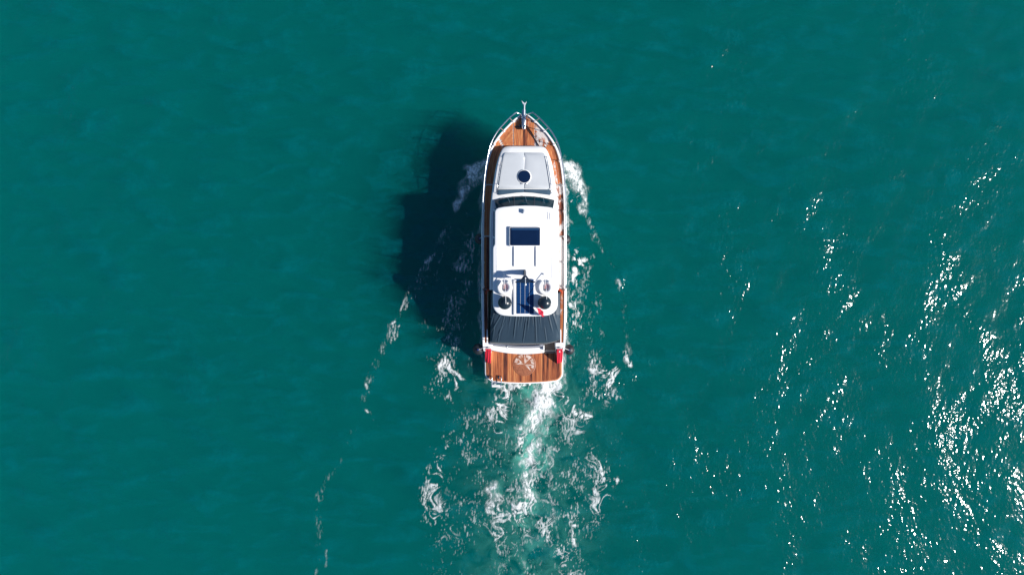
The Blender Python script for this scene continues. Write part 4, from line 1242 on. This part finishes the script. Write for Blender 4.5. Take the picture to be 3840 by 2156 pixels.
rp = tube('dark_line', [(lx(px, 1.85)+X0, wy(py, 1.85), deck_z(wy(py, 1.85))+0.02) for px, py in ((1975, 480), (1984, 493), (1994, 506), (2004, 519), (2012, 531), (2020, 544), (2026, 553))], 0.016, M['dark_line'], None, 8)  # thin dark tube slanting over the foredeck planks
rp['label'] = 'thin dark line lying slantwise across the teak foredeck'; rp['category'] = 'dark_line'

def ball_fender(px, py, z, r, label, group, hang=None, mat='rubber'):
    x, y = wx(px, z), wy(py, z)
    t = thing('ball_fender', label, 'fender', (x, y, z-r), group)
    v, f = sphere_vf((0, 0, r), r, 32, 20, 1.0)
    mesh_obj('ball', v, f, M[mat], t, angle=180)
    if hang:
        hx, hy_, hz = hang
        v, f = tube_vf([(0, 0, 2*r-0.02), (0, 0, 2*r+0.06)], [0.05, 0.035], 12)
        mesh_obj('eye', v, f, simple('blue_vinyl', (0.01, 0.03, 0.16), 0.4), t)
        tube('line', [(0, 0, 2*r+0.05), ((hx-x)*0.6, (hy_-y)*0.6, (hz-z+r)*0.9), (hx-x, hy_-y, hz-z+r)], 0.01, M['white_cloth'], t, 6)
    else:
        v, f = tube_vf([(r*0.70, -0.03, r*1.62), (r*0.78, -0.035, r*1.80)], [0.028, 0.022], 10)
        mesh_obj('valve', v, f, M['rubber_worn'], t)
    return t
G = 'black ball fenders hung over the hull sides'
shx = float(sheer_hw(-2.5))
ball_fender(1793.5, 1309, 0.95, 0.245, 'black ball fender in the shade beside the port quarter, by the red cloth', G, (X0-shx+0.02, wy(1305, 1.3), 1.30), 'rubber_worn')
ball_fender(2134, 1311, 0.95, 0.23, 'charcoal ball fender in the sun beside the starboard quarter', G, (X0+shx-0.02, wy(1306, 1.3), 1.30), 'rubber_worn')
ball_fender(1800.5, 896, 0.90, 0.24, 'black ball fender in the shade halfway along the port side', G, (X0-1.80, wy(888, 1.5), 1.52), 'rubber_worn')
ball_fender(2120.5, 898, 0.90, 0.225, 'grey ball fender mostly hidden under the starboard gunwale amidships', G, (X0+1.80, wy(888, 1.5), 1.52), 'rubber_worn')
G2 = 'glossy black balls on the hardtop'
rb = 0.275
for px, lab in ((1893, 'glossy black ball on the hardtop to port of the solar panel'), (2042, 'glossy black ball on the hardtop to starboard, beside the small red flag')):
    z = roof_z(wx(px, 3.4)-X0, wy(1135, 3.4))+rb+0.002
    ball_fender(px, 1135, z, rb, lab, G2)

# horseshoe lifebuoys lying on the roof, red light inside
def horseshoe(px, py, label):
    z0 = ZR-0.03
    x, y = wx(px, z0), wy(py, z0)
    t = thing('horseshoe_lifebuoy', label, 'lifebuoy', (x, y, roof_z(x-X0, y)), 'white horseshoe lifebuoys on the hardtop')
    pts = []
    for k in range(25):
        a = math.radians(70)-math.radians(320)*k/24
        a = math.radians(110)+math.radians(320)*k/24
        pts.append((0.235*math.cos(a), 0.245*math.sin(a)))
    R = []
    for k, (a, b) in enumerate(pts):
        p0 = Vector(pts[max(0, k-1)]); p1 = Vector(pts[min(24, k+1)]); d = (p1-p0).normalized(); nrm = Vector((-d.y, d.x))
        w = 0.088 if 0 < k < 24 else 0.06
        R.append([(a+nrm.x*w*math.cos(q), b+nrm.y*w*math.cos(q), 0.075+0.075*math.sin(q)*(1 if 0 < k < 24 else 0.7)) for q in [2*math.pi*i/14 for i in range(14)]])
    v, f = ring_loft(R, True, True)
    mesh_obj('ring', v, f, M['buoy_white'], t, angle=70)
    v, f = tube_vf([(0.01, 0.12, 0.05), (0.01, 0.02, 0.055), (0.0, -0.06, 0.055)], [0.02, 0.028, 0.024], 10)
    mesh_obj('signal_light', v, f, M['red_plastic'], t)
    v, f = tube_vf([(0.0, -0.06, 0.05), (0.0, -0.13, 0.045)], [0.03, 0.022], 10)
    mesh_obj('battery_case', v, f, M['navy'], t)
horseshoe(1892, 1077, 'white horseshoe lifebuoy with red light on the hardtop, ahead of the port black ball')
horseshoe(2045, 1077, 'white horseshoe lifebuoy with red light on the hardtop, ahead of the starboard black ball')

# ensign on a short raked staff at the aft edge of the roof
ez = roof_z(RX(2012), RY(1158))
en = thing('ensign', 'small crimson flag flapping over the aft edge of the hardtop', 'flag', (wx(2012, ez), wy(1158, ez), ez))
E = lambda px, py, z: Vector((wx(px, ez+z)-en.location.x, wy(py, ez+z)-en.location.y, z))
tube('staff', [E(2006, 1150, 0.0), E(2008, 1153, 0.25), E(2012, 1155, 0.62)], 0.012, M['steel'], en, 6)
V = []; nu, nv = 26, 16
hoist0, hoist1 = E(2010, 1154, 0.60), E(2029, 1158, 0.34)
fly0, fly1 = E(2031, 1191, 0.36), E(2045, 1184, 0.14)
for j in range(nv+1):
    b = j/nv
    for i in range(nu+1):
        a = i/nu
        p = hoist0.lerp(hoist1, b).lerp(fly0.lerp(fly1, b), a)
        wv = math.sin(a*8.5+b*4.2)*0.035*(0.35+a)+math.sin(b*9+a*3)*0.02*a
        V.append((p.x+wv*0.9, p.y+wv*0.35, p.z+wv*1.1))
Fq = [(j*(nu+1)+i, j*(nu+1)+i+1, (j+1)*(nu+1)+i+1, (j+1)*(nu+1)+i) for j in range(nv) for i in range(nu)]
fo = mesh_obj('cloth', V, Fq, M['crimson'], en, angle=180)
sm = fo.modifiers.new('thickness', 'SOLIDIFY'); sm.thickness = 0.004
# pale crescent and star sewn on the cloth
def on_cloth(a, b, off=0.008):
    i = min(nu-1, int(a*nu)); j = min(nv-1, int(b*nv)); fa2, fb2 = a*nu-i, b*nv-j
    g = lambda jj_, ii_: Vector(V[jj_*(nu+1)+ii_])
    p = g(j, i).lerp(g(j, i+1), fa2).lerp(g(j+1, i).lerp(g(j+1, i+1), fa2), fb2)
    return p+Vector((0.0, 0, off))
cres = []
for k in range(9):
    t = math.radians(50+260*k/8); cres.append((0.86+0.05*math.cos(t), 0.55+0.10*math.sin(t)))
for k in range(9):
    t = math.radians(310-260*k/8); cres.append((0.875+0.04*math.cos(t), 0.55+0.08*math.sin(t)))
mv = [tuple(on_cloth(a, b)) for a, b in cres]
mesh_obj('emblem', mv, [(k, k+1, 16-k, 17-k) for k in range(8)], M['white_cloth'], en, smooth=False)

# red cloths over the quarters
def quarter_cloth(s, label, emblem):
    cxp = 2099 if s > 0 else 1829.5
    t = thing('red_cloth', label, 'cloth', (wx(cxp, 1.2), wy(1312, 1.2), 0.42), 'red cloths on the stern quarters')
    ox, oy, oz = t.location
    V = []; nu, nv = 14, 20
    rows = [(1309, 1.285, 25), (1313, 1.27, 25), (1322, 1.10, 25), (1335, 0.90, 24), (1348, 0.72, 23), (1358, 0.56, 21), (1361, 0.50, 20)]
    fp = curve([0, 1/6, 2/6, 3/6, 4/6, 5/6, 1], [r_[0] for r_ in rows]); fz = curve([0, 1/6, 2/6, 3/6, 4/6, 5/6, 1][:], [r_[1] for r_ in rows]) if False else None
    for j in range(nv+1):
        b = j/nv
        py = np.interp(b*6, range(7), [r_[0] for r_ in rows]); z = np.interp(b*6, range(7), [r_[1] for r_ in rows])+0.03; w = np.interp(b*6, range(7), [r_[2] for r_ in rows])
        for i in range(nu+1):
            a = i/nu-0.5                           # -0.5 port .. 0.5 starboard
            inn = -a*s                             # >0 towards the centreline
            pyy = py+max(0, inn+0.5)*0.0+(4.5*inn)*b-(0 if inn > 0 else 3*b*abs(inn))
            zz = z+0.016*math.sin(a*15+b*3)*(0.3+b)-0.10*max(0, abs(a)-0.42)/0.08*0.4-0.10*b*max(0, -inn)
            V.append((wx(cxp+a*w, z)-ox, wy(pyy, z)-oy, zz-oz))
    Fq = [(j*(nu+1)+i, j*(nu+1)+i+1, (j+1)*(nu+1)+i+1, (j+1)*(nu+1)+i) for j in range(nv) for i in range(nu)]
    c = mesh_obj('cloth', V, Fq, M['red_cloth'], t, angle=180)
    m_ = c.modifiers.new('thickness', 'SOLIDIFY'); m_.thickness = 0.006
    if emblem:
        ec = []
        for k in range(10):
            a = 2*math.pi*k/10; r_ = (0.9 if k % 2 == 0 else 0.55)
            i = 7+r_*2.2*math.cos(a); j = 5+r_*2.0*math.sin(a)
            i0, j0 = int(i), int(j); p = Vector(V[j0*(nu+1)+i0]).lerp(Vector(V[(j0+1)*(nu+1)+i0+1]), 0.5*((i-i0)+(j-j0)))
            ec.append((p.x, p.y, p.z+0.012))
        mesh_obj('emblem', ec, [tuple(range(10))], M['white_cloth'], t, smooth=False)
quarter_cloth(-1, 'plain red cloth draped down the shaded port quarter onto the platform', False)
quarter_cloth(1, 'red cloth with small white mark draped down the sunlit starboard quarter', True)
